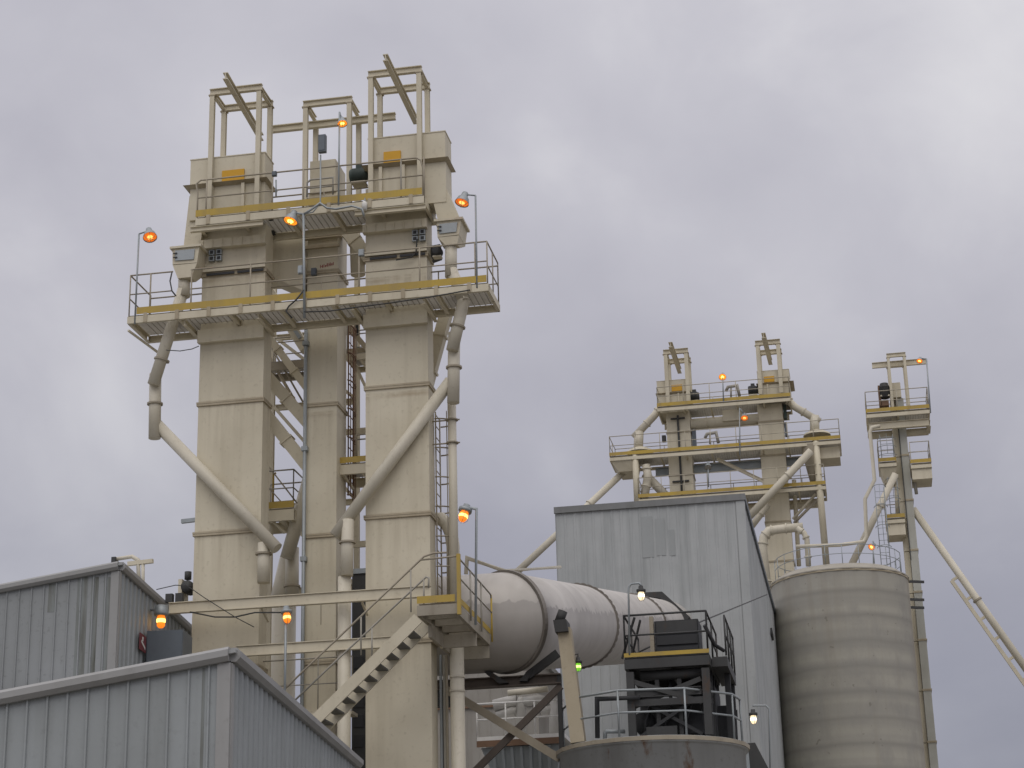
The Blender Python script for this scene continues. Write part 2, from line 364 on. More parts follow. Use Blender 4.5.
# ------------------------------------------------------------------ the two grey sheds at left
def shed(label, corner, Y, vp, left, sidefar, length, periodf, periods, fascia, fm_=None):
    fm_ = fm_ or SIDING
    A = W(*corner, Y); s = dir_to(vp); f = Vector((-s.y, s.x, 0))       # s: along the side wall, f: towards the left along the front
    out_f, out_s = -s, -f
    L = on_wall(left[0], left[1], A, f); far = A+s*length
    LL = A+(L-A)*((L-A).length+6)/(L-A).length
    o = thing('metal_shed', label, 'shed', (A.x, A.y, 0))
    m = M(); siding_wall(m, A, LL, 0, periodf, .045, .035, out_f); m.build('front_wall', fm_, o)
    m = M(); siding_wall(m, A, far, 0, periods, .16, .035, out_s); m.build('side_wall', SIDING, o)
    farL = LL+s*length
    M().prism([(far.x, far.y, 0), (farL.x, farL.y, 0), farL, far], s*.05).build('back_wall', SIDING, o)
    M().prism([(LL.x, LL.y, 0), (farL.x, farL.y, 0), farL, LL], f*.05).build('end_wall', SIDING, o)
    e = Vector((0, 0, .03)); M().prism([A-s*.1-f*.1+e, far-f*.1+e, farL+e, LL-s*.1+e], (0, 0, .05)).build('roof', ROOFM, o)
    w = fascia
    def rake(a, b, out):
        m = M(); d = (b-a).normalized(); z = Vector((0, 0, 1))
        prof = [out*.02-z*w*.42, out*.09-z*w*.42, out*.15-z*w*.1, out*.15+z*w*.35, out*.10+z*w*.58, out*-.05+z*w*.58, out*-.05-z*.0]
        m.hull([a+p for p in prof], [b+p for p in prof]); return m
    rake(A-s*.0, LL, out_f).build('roof_trim', TRIM, o); rake(A, far, out_s).build('gutter', TRIM, o)
    M().bar(A+f*.075-s*.022-Vector((0, 0, .1)), Vector((A.x, A.y, 0))+f*.075-s*.022, .19, .036, s).build('corner_trim', TRIM, o)
    M().bar(A+s*.078-f*.022-Vector((0, 0, .1)), Vector((A.x, A.y, 0))+s*.078-f*.022, .15, .036, f).build('corner_trim', TRIM, o)
    return A, s, f, far
NA, NS, NF, _ = shed('nearer grey metal shed with sloped roof filling the lower left corner', (230, 656), 26.0, 683, (0, 700), None, 11.2, .29, .35, .2)
BA, BS, BF, _ = shed('grey metal shed behind the nearer one with stained siding and a lamp on its side', (119, 567), 41.5, 650, (0, 590), None, 11.5, .29, .38, .2, SIDING2)

MOULD, nt_, b_ = new_mat('mould_streaks')
ms = ramp(nt_, noise(nt_, 5.5, 5, (1, 1, .09), .6), [(.38, (.24, .26, .255)), (.55, (.16, .165, .15)), (.7, (.075, .08, .062))])
nt_.links.new(ms, b_.inputs['Base Color']); b_.inputs['Roughness'].default_value = .7
def stain(par, A, s_, f_, pxs, y0, y1, Y, label):
    m = M()
    for a, b in pxs:
        p, q = on_wall(a, y0, A, f_), on_wall(b, y0, A, f_); z1 = A.z+((p-A).dot(f_))*0
        lo = ZW((a+b)/2, y1, p.y)
        m.hull([Vector((p.x, p.y, lo))-s_*.004, Vector((q.x, q.y, lo))-s_*.004, Vector((q.x, q.y, lo))-s_*.001, Vector((p.x, p.y, lo))-s_*.001], [p-s_*.004, q-s_*.004, q-s_*.001, p-s_*.001])
    m.build('stained_panel', MOULD, par, label)
SHEDS = [o_ for o_ in bpy.data.objects if o_.name.startswith('metal_shed')]
stain(SHEDS[1], BA, BS, BF, [(78, 88.5), (92, 99), (104.5, 111.5)], 577, 680, 41, 'dark mould stained panels')
stain(SHEDS[1], BA, BS, BF, [(49, 58)], 584, 612, 41, 'dark mould stained panels')
stain(SHEDS[0], NA, NS, NF, [(202.5, 205.5)], 668, 790, 26, 'thin dark drip stain')

# ------------------------------------------------------------------ main elevator towers
YP, YT, YH = 44.8, 45.8, 45.5
def zof(px, py, Y): return ZW(px, py, Y)
G1 = 'elevator towers of the near group'
# left tower
x0, x1 = XW(198.5, 402, YT), XW(263, 398, YT)
zf = [zof(230, y, YT) for y in (532, 402, 273)]
st = zf[1]-zf[0]
T1z = [0]+[zf[0]-st*k for k in (4, 3, 2, 1) if zf[0]-st*k > .6]+zf+[zof(230, 205, YT)]
T1 = elevator('wide cream elevator tower, left one of the near group', x0, x1, YT, YT+.65, T1z, G1, casing_mat(zf[0], st))
hx0, hx1 = XW(190.5, 170, YH), XW(265, 160, YH)
zt, zl, zb = zof(230, 156.5, YH), zof(222, 185, YH), zof(230, 216, YH)
pl = (XW(222.5, 176, YH), XW(244.5, 176, YH), YH-.05, YH-.004, zof(233, 181.5, YH), zof(233, 170.5, YH))
head(T1, hx0, hx1, YH, YH+.75, zb, zl, zt, pl)
T1x = (x0, x1)
# right tower
x0, x1 = XW(365.6, 400, YT), XW(428.3, 390, YT)
zf = [zof(397, y, YT) for y in (642, 515.5, 386, 257)]
st = zf[1]-zf[0]
T3z = [0]+[zf[0]-st*k for k in (3, 2, 1) if zf[0]-st*k > .6]+zf+[zof(397, 186, YT)]
T3 = elevator('wide cream elevator tower, right one of the near group', x0, x1, YT, YT+.65, T3z, G1, casing_mat(zf[0], st))
hx0b, hx1b = XW(368.2, 150, YH), XW(445.2, 145, YH)
zt3, zl3, zb3 = zof(407, 135.5, YH), zof(405, 164.5, YH), zof(407, 205, YH)
pl = (XW(384, 158, YH), XW(401, 158, YH), YH-.05, YH-.004, zof(392, 164, YH), zof(392, 152, YH))
head(T3, hx0b, hx1b-.0, YH, YH+.75, zb3, zl3, zt3, pl, ribs=(.165, .46))
T3x = (x0, x1)
# middle tower
YM = 46.9
x0, x1 = XW(305.8, 420, YM), XW(336.8, 420, YM)
zf = [zof(321, y, YM) for y in (662, 535.5, 404.5, 272)]
st = zf[1]-zf[0]
T2z = [0]+[zf[0]-st*k for k in (3, 2, 1) if zf[0]-st*k > .6]+zf+[zof(321, 192, YM)]
T2 = elevator('narrow cream elevator tower set back between the two wide ones', x0, x1, YM, YM+.95, T2z, G1, casing_mat(zf[0], st))
M().box(XW(310.5, 175, YM), XW(336, 175, YM), YM-.05, YM+.98, zof(323, 193, YM), zof(323, 161, YM)).build('head_hood', CREAM, T2)
m = M()
a = W(318, 268.5, YM-.003)
for i, (u, w) in enumerate(((0, .02), (.055, .03), (.10, .018), (.135, .03), (.185, .03), (.235, .02), (.27, .025), (.315, .03), (.36, .02))):
    hgt = (.10, .085, .1, .06, .1, .09, .1, .07, .09)[i]; m.box(a.x+.06+u, a.x+.06+u+w, YM-.006, YM-.002, a.z+u*.16, a.z+u*.16+hgt)
for u in (.02, .15, .25): m.box(a.x+.06+u, a.x+.06+u+.05, YM-.005, YM-.001, a.z+u*.16+.035, a.z+u*.16+.05)
m.build('stencil_mark', REDMARK, T2, 'smudged red stencil mark')
T2x = (x0, x1)
m = M(); c = W(321, 612, YM); m.box(c.x-.015, c.x+.012, YM-.008, YM-.001, c.z-.33, c.z+.28); m.box(c.x-.01, c.x+.05, YM-.007, YM-.002, c.z+.2, c.z+.25); m.build('scratch_stain', BROWN, T2)
# slide gate slots below the inspection flange of the two wide towers
for T, X, py, cx in ((T1, T1x, 273.5, 230), (T3, T3x, 257, 397)):
    z = zof(cx, py, YT); w = X[1]-X[0]
    for a, b in ((.08, .52), (.57, .98)):
        M().box(X[0]+w*a, X[0]+w*b, YT-.075, YT-.048, z-.035, z+.03).build('gate_slot', BLACK, T)
    M().box(X[0]-.02, X[1]+.02, YT-.1, YT-.002, z+.07, z+.16).build('gate_frame', CREAM, T)
    bx = W(215 if T is T1 else 418.5, 255 if T is T1 else 235, YT-.1)
    m = M()
    for dx in (-.1, .1):
        for dz in (-.09, .09): m.box(bx.x+dx-.075, bx.x+dx+.075, YT-.1, YT-.002, bx.z+dz-.07, bx.z+dz+.07)
    m.build('inspection_port', GALV, T)
    m = M()
    for dx in (-.1, .1):
        for dz in (-.09, .09): m.box(bx.x+dx-.045, bx.x+dx+.045, YT-.106, YT-.098, bx.z+dz-.045, bx.z+dz+.045)
    m.build('port_glass', BLACK, T)

# hoist frames
def hf(label, pxs, pyt, y0, y1, pzb, mono, **k):
    xa, xb = XW(pxs[0], pyt, y0), XW(pxs[1], pyt, y0)
    return hoist_frame(label, (xa, xb), (y0, y1), pzb, ZW((pxs[0]+pxs[1])/2, pyt, y0), mono, **k)
YA, YB = 45.41, 46.4
zt_ = ZW(236, 90, YA)
xm0 = W(228, 79, 44.2); 
hf('cream hoist frame with slanting monorail over the left tower', (213, 259.5), 90, YA, YB, zof(230, 216, YA), ((XW(230, 84, 44.6), 44.2, zt_-.2), (XW(255, 125, 47.4), 48.0, zt_-.2)))
zt_ = ZW(395, 72, YA)
hf('tallest cream hoist frame with slanting monorail over the right tower', (371, 419), 72, YA, YB, zof(397, 204, YA), ((XW(389, 64, 44.6), 44.2, zt_-.2), (XW(411, 112, 47.4), 48.0, zt_-.2)))
zt2 = ZW(328, 102, 46.3)
za = W(272, 128, 47.1); zb_ = W(395.5, 116, 47.1)
hf('lower cream hoist frame over the middle tower with a long level monorail', (306, 349.5), 102, 46.3, 47.3, zof(321, 213, 46.3), ((za.x, 47.1, zt2-.24), (zb_.x, 47.1, zt2-.24)), backbeam=False)

# upper platform
YU = 45.0
zd = ZW(300, 206.5, YU)
UPx = (XW(196, 206, YU), XW(424, 196, YU))
UP_ = platform('service_platform', 'upper platform with yellow toe board below the three elevator heads', *UPx, YU, 46.5, zd, grating=True, toes='f', rails='', toex=(XW(196, 206, YU), XW(422, 196, YU)), group='platforms of the near elevator group', beam=.2)
h = 1.08
za = zd+h
M().tube([(UPx[0]+.03, YU+.03, zd), (UPx[0]+.03, YU+.03, zd+.7), (UPx[0]-.02, YU+.03, zd+h-.1), (UPx[0]+.1, YU+.03, zd+h), (UPx[1]-.2, YU+.03, zd+h), (UPx[1]-.09, YU+.03, zd+h-.08), (UPx[1]-.02, YU+.03, zd+h-.35), (UPx[1]-.02, YU+.03, zd)], .023, 7).build('top_rail', BROWN, UP_)
M().tube([(UPx[0]+.03, YU+.03, zd+.56), (UPx[1]-.02, YU+.03, zd+.56)], .02, 7).build('mid_rail', BROWN, UP_)
for px in (206, 272, 303, 401, 424): 
    x = XW(px, 200, YU); M().tube([(x, YU+.03, zd-.1), (x, YU+.03, zd+h)], .023, 7).build('rail_post', BROWN if px != 401 else RAILG, UP_)
guardrail(UP_, [(UPx[0]+.03, 46.47, zd), (UPx[1]-.03, 46.47, zd)], BROWN)
# small gate rail in front of middle head
m = M(); g0, g1 = W(307, 197, 45.9), W(333, 194, 45.9)
m.tube([g0, g0+Vector((0, 0, .42)), g0+Vector((.1, 0, .5)), Vector((g1.x, g1.y, g0.z+.5)), Vector((g1.x, g1.y, g0.z))], .025, 7); m.tube([g0+Vector((0, 0, .25)), Vector((g1.x, g1.y, g0.z+.25))], .02, 6)
m.build('ladder_gate', RAILG, UP_)

# main platform
zm = ZW(297, 299.5, YP)
MPx = (XW(127.5, 315, YP), XW(488.5, 280, YP))
MP = platform('service_platform', 'long main platform with yellow toe board wrapping the near towers below their spouts', *MPx, YP, 46.35, zm, toes='f', rails='', toex=(MPx[0]+.25, MPx[1]-.05), group='platforms of the near elevator group', beam=.19)
r0, r1 = MPx[0]+.03, MPx[1]-.03; ya, yb = YP+.03, 46.32
guardrail(MP, [(r0, yb, zm-.25), (r0, ya, zm-.25), ], BROWN, 1.38, 3)
guardrail(MP, [(r0, ya, zm), (XW(172, 300, ya), ya, zm)], BROWN, 1.13, posts=False)
guardrail(MP, [(XW(190, 300, ya), ya, zm), (XW(304, 296, ya), ya, zm), (XW(359, 292, ya), ya, zm), (XW(430, 283, ya), ya, zm), (r1, ya, zm)], BROWN, 1.13, posts=False)
for px in (150, 191, 250, 359, 420, 476): 
    x = XW(px, 300, ya); M().tube([(x, ya, zm-.22), (x, ya, zm+1.13)], .022, 7).build('rail_post', BROWN, MP)
guardrail(MP, [(r1, ya, zm-.25), (r1, yb, zm-.25)], BROWN, 1.38, .6)
guardrail(MP, [(r0, yb, zm), (r1, yb, zm)], BROWN)
for px in (270, 361, 436): pass
# tie beams under the platform at towers
for X in (T1x, T3x):
    M().box(X[0]-.03, X[1]+.03, YT-.16, YT-.003, zm-.62, zm-.26).build('support_beam', CREAM, MP)
M().bar((r0, ya, zm-.42), (r0+.35, yb, zm-.6), .05, .05).build('toe_plate', CREAM, MP)

# ------------------------------------------------------------------ discharge spouts
YS = 45.45
def chute(label, poly, y0, y1, group=None):
    return tag(M().prism([W(a, b, y0) for a, b in poly], (0, y1-y0, 0)).build('discharge_chute', CREAM), label, 'chute', group)
chute('cream chute sloping down from the left side of the left tower head', [(189.5, 196), (206, 203), (200, 246), (183.5, 247)], 45.6, 46.15, 'head discharge chutes')
chute('cream chute sloping down from the right side of the right tower head', [(430, 189), (445.5, 186.5), (459, 217.5), (438, 221)], 45.55, 46.15, 'head discharge chutes')
def diverter(label, poly, tap, y0, y1, door, group):
    base = W(*tap[0], y0)
    o = thing('diverter_box', label, 'diverter box', base, group)
    M().prism([W(a, b, y0) for a, b in poly], (0, y1-y0, 0)).build('box_body', CREAM, o)
    a = [W(*poly[0], y0), W(*poly[1], y0)]
    M().box(a[0].x-.06, a[1].x+.06, y0-.06, y1+.06, max(a[0].z, a[1].z)-.02, max(a[0].z, a[1].z)+.04).build('lid_flange', CREAM, o)
    lo = [W(*poly[3], y0-.002), W(*poly[2], y0-.002)]; z0 = min(lo[0].z, lo[1].z)-.004; z1 = W(*tap[0], y0).z
    t0, t1 = XW(*tap[0], y0), XW(*tap[1], y0); ym = (y0+y1)/2; hw = (t1-t0)/2
    M().hull([(lo[0].x, y0+.01, z0), (lo[1].x, y0+.01, z0), (lo[1].x, y1-.01, z0), (lo[0].x, y1-.01, z0)], [(t0, ym-hw-.2, z1), (t1, ym-hw-.2, z1), (t1, ym+hw-.2, z1), (t0, ym+hw-.2, z1)]).build('box_hopper', CREAM, o)
    d = [W(a, b, y0-.004) for a, b in door]; dd_ = M().prism(d, (0, -.03, 0)).build('access_door', GALV, o)
    for k in (0, 1): M().bar(lerp(d[0], d[3], .3+.4*k)-Vector((.05, .045, 0)), lerp(d[0], d[3], .3+.4*k)+Vector((.06, -.045, 0)), .03, .03).build('hinge', DARK, dd_)
diverter('cream diverter box with grey access door on the left end of the main platform', [(172.5, 249), (199.5, 246), (197, 262.5), (172.5, 264.5)], [(177.5, 278), (191, 277)], 45.2, 46.0, [(175.5, 251), (195, 249.3), (194, 259.5), (175.5, 261)], 'diverter boxes')
diverter('cream diverter box with grey access door at the right end of the main platform', [(436.5, 222), (461, 219), (459, 234.5), (437.5, 237)], [(444.5, 244), (457, 243)], 45.2, 46.0, [(439.5, 224.5), (457.5, 222.5), (456.5, 232), (439.5, 234)], 'diverter boxes')
def P(px, py, Y=YS): return W(px, py, Y)
YQ = YS+.2
def dirp(a, b): return (Vector(b)-Vector(a)).normalized()
rS = .158
spout('spout_pipe', 'left zigzag spout pipe dropping from the main platform across the left tower', 'spout pipe', [
    ('pipe', [P(184.2, 277), P(184, 297)]), ('pipe', [P(183.3, 290), P(153.3, 384.5)]), ('ring', P(161.8, 360), dirp(P(168, 337), P(153, 384.5))),
    ('pipe', [P(155.4, 374, YQ), P(154.6, 438.5, YQ)]), ('ring', P(155, 404, YQ), (0, 0, 1)), ('pipe', [P(156.5, 424, YQ+.1), P(277, 548.5)]),
    ('pipe', [P(264, 543, YS+.1), P(263.4, 583, YS+.1)]), ('ring', P(263.6, 554, YS+.1), (0, 0, 1))], rS, group='zigzag spout pipes')
spout('spout_pipe', 'right zigzag spout pipe crossing the face of the right tower', 'spout pipe', [
    ('pipe', [P(451, 243), P(451, 277)]), ('pipe', [P(451.2, 270), P(466, 300), P(452.2, 350.5)][0:1]+[P(464.5, 302)]), ('pipe', [P(464.3, 298), P(452.2, 350.5)]), ('ring', P(457.5, 326.5), dirp(P(464, 302), P(452, 350))),
    ('pipe', [P(454.2, 333, YQ), P(453.3, 403, YQ)]), ('ring', P(454, 367.5, YQ), (0, 0, 1)), ('pipe', [P(450.5, 381, YQ+.1), P(335, 536)]),
    ('pipe', [P(347.6, 520), P(346.8, 576)]), ('ring', P(347.4, 542.5), (0, 0, 1))], rS, group='zigzag spout pipes')
spout('spout_pipe', 'short slanting spout pipe emerging from behind the middle tower', 'spout pipe', [
    ('pipe', [P(314, 462, 48.0), P(286.8, 558, 48.0)]), ('pipe', [P(292.3, 548, 48.35), P(292, 596, 48.35)]), ('ring', P(292, 586.5, 48.35), (0, 0, 1), .175)], .18, group='zigzag spout pipes')
o = thing('collector_pipe', 'fat vertical collector pipe under the joined spouts between left and middle tower', 'pipe', (XW(283.5, 640, 49.2), 49.2, 0))
c = W(283.5, 640, 49.2); z1 = ZW(283.5, 598, 49.2); z2 = ZW(280, 556, 49.2)
M().tube([(c.x, 49.2, 0), (c.x, 49.2, z1)], .33, 20).build('pipe_section', PIPE, o)
m = M(); m.lathe((c.x-.0, 49.2, z1), [(.33, 0), (.36, .06), (.12, z2-z1), (0, z2-z1)], 20); m.build('cone_hopper', PIPE, o)
o = thing('drop_pipe', 'vertical drop pipe below the right spout pipe beside the middle tower', 'pipe', (XW(344.3, 640, YS+.1), YS+.1, 0))
c = W(344.3, 640, YS+.1); M().tube([(c.x, YS+.1, 0), (c.x, YS+.1, ZW(344.3, 577, YS+.1))], .165, 16).build('pipe_section', PIPE, o)

# dark ducts and hoppers between the towers, high up
tag(M().prism([W(a, b, 46.7) for a, b in ((262, 222), (300, 231), (306, 262), (302, 290), (272, 277), (262, 277))], (0, .9, 0)).build('transfer_hopper', CREAM), 'large cream transfer hopper tucked between the left and middle heads', 'hopper')
def duct(label, a, b, Y, w, h, group=None, mat=None, name='inclined_duct'):
    p, q = W(*a, Y), W(*b, Y); o = thing(name, label, 'duct', q, group)
    M().bar(p, q, w, h).build('duct_body', mat or CREAM, o)
    d = (q-p).normalized()
    for t in (.33, .66): 
        c = lerp(p, q, t); M().bar(c-d*.03, c+d*.03, w+.07, h+.07).build('duct_flange', mat or CREAM, o)
    return o
duct('upper inclined cream duct running down from the left tower to the middle tower', (235, 340), (315, 431), 47.35, .3, .32, 'inclined ducts between the towers')
duct('lower inclined cream duct running down from the left tower to the middle tower', (235, 375), (315, 476), 47.35, .3, .32, 'inclined ducts between the towers')
duct('thin inclined duct close under the main platform between left and middle tower', (262, 328), (312, 395), 48.5, .22, .2, 'inclined ducts between the towers')
duct('short steep duct running from the middle head down to the right tower', (325, 205), (372, 262), 47.2, .4, .36, 'inclined ducts between the towers')
duct('brown inclined duct behind the right side of the right tower', (450, 300), (420, 410), 46.95, .3, .3, 'inclined ducts between the towers')
x0, x1 = XW(262, 362, 48.6), XW(312, 362, 48.6)
platform('service_platform', 'small dark landing under the main platform between left and middle tower', x0, x1, 48.6, 49.6, ZW(285, 360, 48.6), rails='fb', toes='', framemat=BROWN, group='platforms of the near elevator group', jstep=.6)
x0, x1 = XW(255, 506, 47.6), XW(294, 506, 47.6)
L1 = platform('service_platform', 'small landing with yellow toe board between the left and middle tower', x0, x1, 47.6, 48.9, ZW(280, 508, 47.6), rails='fbr', toes='f', group='platforms of the near elevator group', railmat=RAILG, jstep=.5, beam=.3, toe=.18)
M().tube([W(262, 458, 47.7), W(297, 503, 47.7)], .022, 6).build('stair_rail', BROWN, L1); M().tube([W(262, 480, 47.7), W(284, 505, 47.7)], .018, 6).build('stair_rail', BROWN, L1)
M().tube([W(273, 503, 47.75), W(273.5, 474, 47.75), W(276, 473, 47.75)], .03, 6).build('grab_post', YELLOW, L1)
M().bar(W(268, 517, 47.6), W(285, 533, 47.9), .06, .06).build('knee_brace', CREAM, L1)
x0, x1 = XW(339.2, 462, 47.25), XW(380, 462, 47.25)
L2 = platform('service_platform', 'small landing with yellow toe board between the middle and right tower', x0, x1, 47.25, 48.6, ZW(352, 462.5, 47.25), rails='b', toes='f', group='platforms of the near elevator group', railmat=RAILG, jstep=.5, beam=.26, toe=.16)
M().bar(W(341, 472, 47.3), W(354, 490, 48.0), .06, .06).build('knee_brace', CREAM, L2)
M().tube([W(356.5, 456, 47.4), W(356.5, 435, 47.4), W(375, 433, 47.4)], .025, 6).build('grab_rail', BROWN, L2)
def cage_ladder(label, px, pyt, pyb, Y, w, mat, cage=True, pcage=None, step=.3, hoop=.7, depth=.65, name='caged_ladder', group=None, side=1):
    t = W(px, pyt, Y); b = W(px, pyb, Y); b = Vector((t.x, t.y, b.z))
    o = thing(name, label, 'ladder', b, group)
    for s in (-1, 1): M().tube([b+Vector((0, s*w/2, 0)), t+Vector((0, s*w/2, 0))] if side else [b+Vector((s*w/2, 0, 0)), t+Vector((s*w/2, 0, 0))], .022, 6).build('stile', mat, o)
    z = b.z+.15
    ax = Vector((0, 1, 0)) if side else Vector((1, 0, 0)); nx = Vector((side, 0, 0)) if side else Vector((0, -1, 0))
    while z < t.z:
        c = Vector((b.x, b.y, z)); M().tube([c-ax*w/2, c+ax*w/2], .013, 6).build('rung', mat, o); z += step
    if cage:
        zc = ZW(px, pcage if pcage else pyb, Y); z = zc; top = t.z
        while z < top:
            c = Vector((b.x, b.y, z)); pts = [c+nx*depth*math.sin(a)*1.0+ax*(w*.75)*math.cos(a) for a in [math.pi*k/12 for k in range(13)]]
            M().tube(pts, .02, 6).build('cage_hoop', mat, o); z += hoop
        for a in (.25, .5, .75):
            off = nx*depth*math.sin(math.pi*a)+ax*(w*.75)*math.cos(math.pi*a); M().tube([Vector((b.x, b.y, zc))+off, Vector((b.x, b.y, top))+off], .014, 5).build('cage_strip', mat, o)
    return o
cage_ladder('rust brown ladder on the right flank of the middle tower', 351, 325, 498, 47.95, .5, RUST, cage=True, pcage=498, hoop=.8, depth=.1, group='ladders on the near towers')
cage_ladder('dark caged ladder on the right flank of the right tower', 437.5, 415, 640, 46.65, .5, BROWN, cage=True, pcage=600, hoop=.78, depth=.42, group='ladders on the near towers')
o = thing('vent_pipe', 'slim cream vertical pipe right of the right tower beside the caged ladder', 'pipe', (XW(454, 590, 46.25), 46.25, ZW(454, 610, 46.25)))
c = W(453.2, 500, 46.25)
M().tube([(c.x, 46.25, ZW(454, 606, 46.25)), (c.x, 46.25, ZW(451, 395, 46.25))], .112, 14).build('pipe_section', PIPE, o)
for y in (420, 443): 
    m = M(); ring(m, (c.x, 46.25, ZW(452, y, 46.25)), (0, 0, 1), .112, .05, .03); m.build('clamp_ring', BROWN, o)
    M().tube([(c.x-.75, 46.25, ZW(452, y, 46.25)), (c.x+.2, 46.25, ZW(452, y, 46.25))], .02, 6).build('bracket', BROWN, o)
o = thing('drop_pipe', 'stout cream pipe with flanges below the stair landing', 'pipe', (XW(457.5, 700, 46.3), 46.3, 0))
c = W(457.5, 700, 46.3); M().tube([(c.x, 46.3, 0), (c.x, 46.3, ZW(457.5, 640, 46.3))], .178, 18).build('pipe_section', PIPE, o)
for y in (677, 691): 
    m = M(); ring(m, (c.x, 46.3, ZW(457.5, y, 46.3)), (0, 0, 1), .175, .02, .05); m.build('pipe_flange', PIPE, o)
spout('elbow_pipe', 'curved cream elbow pipe behind the caged ladder', 'pipe', [('pipe', [P(432, 519, 46.9), P(441, 519, 46.9), P(447, 524, 46.9), P(451, 533, 46.9), P(453, 546, 46.9), P(453.5, 596, 46.9)])], .17)
o = thing('conduit_run', 'thin purple grey conduits beside the stout pipe below the stair landing', 'conduit', (XW(444, 700, 46.5), 46.5, 0))
for px, mt in ((441, GALV), (444.5, RAILG), (447, BROWN)): 
    c = W(px, 700, 46.55); M().tube([(c.x, 46.55, 0), (c.x, 46.55, ZW(px, 655, 46.55))], .035, 8).build('conduit', mt, o)
o = thing('conduit_run', 'dark grey conduit running down the left edge of the middle tower', 'conduit', (XW(304.6, 600, YM), YM-.1, 0))
c = W(304.4, 480, YM-.1); M().tube([(c.x, c.y, 2), (c.x, c.y, ZW(304, 330, YM-.1))], .05, 8).build('conduit', GALV, o)
for y in (345, 450, 560): M().box(c.x-.08, c.x+.08, c.y-.06, c.y+.08, ZW(304, y, YM)-.06, ZW(304, y, YM)+.06).build('conduit_clamp', GALV, o)

# small equipment on the heads
def fixture(name, label, cat, px, py, Y, w, h, d, mat, stem=None, group=None):
    c = W(px, py, Y); o = thing(name, label, cat, c-Vector((0, 0, h/2)), group)
    m = M(); m.box(c.x-w/2, c.x+w/2, Y-d/2, Y+d/2, c.z-h/2, c.z+h/2); m.build('enclosure', mat, o)
    M().box(c.x-w*.4, c.x+w*.4, Y-d/2-.015, Y-d/2-.002, c.z-h*.42, c.z+h*.42).build('cover', mat, o)
    if stem: M().tube([W(a, b, Y) for a, b in stem], .022, 7).build('conduit', GALV, o)
    return o
fixture('disconnect_box', 'grey electrical box on a conduit in front of the middle head', 'electrical box', 322.5, 144, 45.0, .2, .5, .14, BLUEG, [(320.5, 155), (320.5, 203), (313, 212), (304, 214)])
fixture('outlet_box', 'small grey outlet box on the upper platform rail near the left head', 'electrical box', 274.5, 174, 44.8, .12, .13, .09, BLUEG, [(276, 180), (276, 196)], 'small boxes on the rails')
fixture('outlet_box', 'small grey outlet box on the main platform rail beside the right tower', 'electrical box', 361.5, 253, 44.85, .14, .18, .1, GALV, [(359, 258), (359, 295)], 'small boxes on the rails')
fixture('outlet_box', 'small grey box on the lamp pole at the middle of the main platform', 'electrical box', 300.5, 270, 44.9, .12, .22, .1, GALV, None, 'small boxes on the rails')
fixture('push_button_box', 'small dark box on the front of the middle tower', 'electrical box', 314, 272, YM-.08, .14, .2, .1, BLUEG)
def motor(label, px, py, Y, r, L, axis=(0, 1, 0), group='drive motors', mat=None):
    c = W(px, py, Y); o = thing('drive_motor', label, 'motor', c-Vector((0, 0, r)), group); ax = Vector(axis)
    M().lathe(c-ax*L/2, [(0, 0), (r*.85, 0), (r*.95, L*.05), (r, L*.12), (r, L*.8), (r*.8, L*.9), (r*.8, L), (0, L)], 18, axis).build('housing', mat or MOTOR, o)
    m = M()
    for k in range(10): m.lathe(c-ax*L/2, [(r*.98, L*(.16+k*.06)), (r*1.06, L*(.17+k*.06)), (r*1.06, L*(.19+k*.06)), (r*.98, L*(.2+k*.06))], 18, axis)
    m.build('cooling_fins', mat or MOTOR, o)
    M().box(c.x-r*.4, c.x+r*.4, c.y-r*.4, c.y+r*.4, c.z+r*.9, c.z+r*1.45).build('terminal_box', mat or MOTOR, o)
    M().box(c.x-r*.9, c.x+r*.9, c.y-r*.8, c.y+r*.8, c.z-r*1.3, c.z-r*1.02).build('mount', CREAM, o)
motor('dark green drive motor on the left flank of the right tower head', 359.5, 176, 45.9, .21, .5, (1, 0, 0))
motor('second dark drive motor below the right diverter box next to the tower', 437.5, 252, 45.9, .13, .35, (0, 1, 0), mat=DARK)
motor('dark drive motor below the left diverter box next to the tower', 201, 269, 46.0, .15, .35, (0, 1, 0), mat=DARK)


# bracing, ledges and cables between the three near towers
bt = thing('bracing_frame', 'tan steel bracing standing behind the gap between the near towers', 'bracing frame', (XW(310, 600, 49.9), 49.9, 0))
YR = 49.9
bx = [XW(p, 420, YR) for p in (272, 357)]
for x in bx: M().ibeam((x, YR, 0), (x, YR, ZW(310, 205, YR)), .14, .14, .02, (0, 1, 0)).build('post', CREAM, bt)
for a, b in ((262, 335), (335, 405), (405, 505), (505, 590)):
    za_, zb_ = ZW(310, a, YR), ZW(310, b, YR)
    M().ibeam((bx[0]+.1, YR, zb_), (bx[1]-.1, YR, zb_), .12, .16, .02).build('girt', CREAM, bt)
    M().bar((bx[0]+.08, YR-.05, za_), (bx[1]-.08, YR-.05, zb_+.1), .08, .09).build('brace', CREAM, bt)
for y, pr in ((238, .12), (247, .06), (200, .1)):
    z = ZW(321, y, YM); M().box(T2x[0]-pr, T2x[1]+pr, YM-pr-.02, YM-.002, z-.05, z+.04).build('ledge', FLANGE, T2)
m_ = thing('bent_duct', 'round dark duct elbow between the middle and right heads under the upper platform', 'duct', W(352, 262, 47.3))
M().tube([W(330, 210, 47.3), W(340, 222, 47.2), W(350, 232, 47.2), W(357, 243, 47.2), W(358, 275, 47.2)], .2, 14).build('duct_body', CREAM, m_)
m_ = thing('return_duct', 'square tan return duct running steeply down behind the gap beside the middle tower', 'duct', W(300, 345, 49.2))
M().bar(W(268, 290, 49.2), W(306, 350, 49.2), .3, .3).build('duct_body', CREAM, m_)
M().bar(W(276, 300, 49.0), W(300, 338, 49.0), .07, .1).build('hand_rail', GALV, m_)
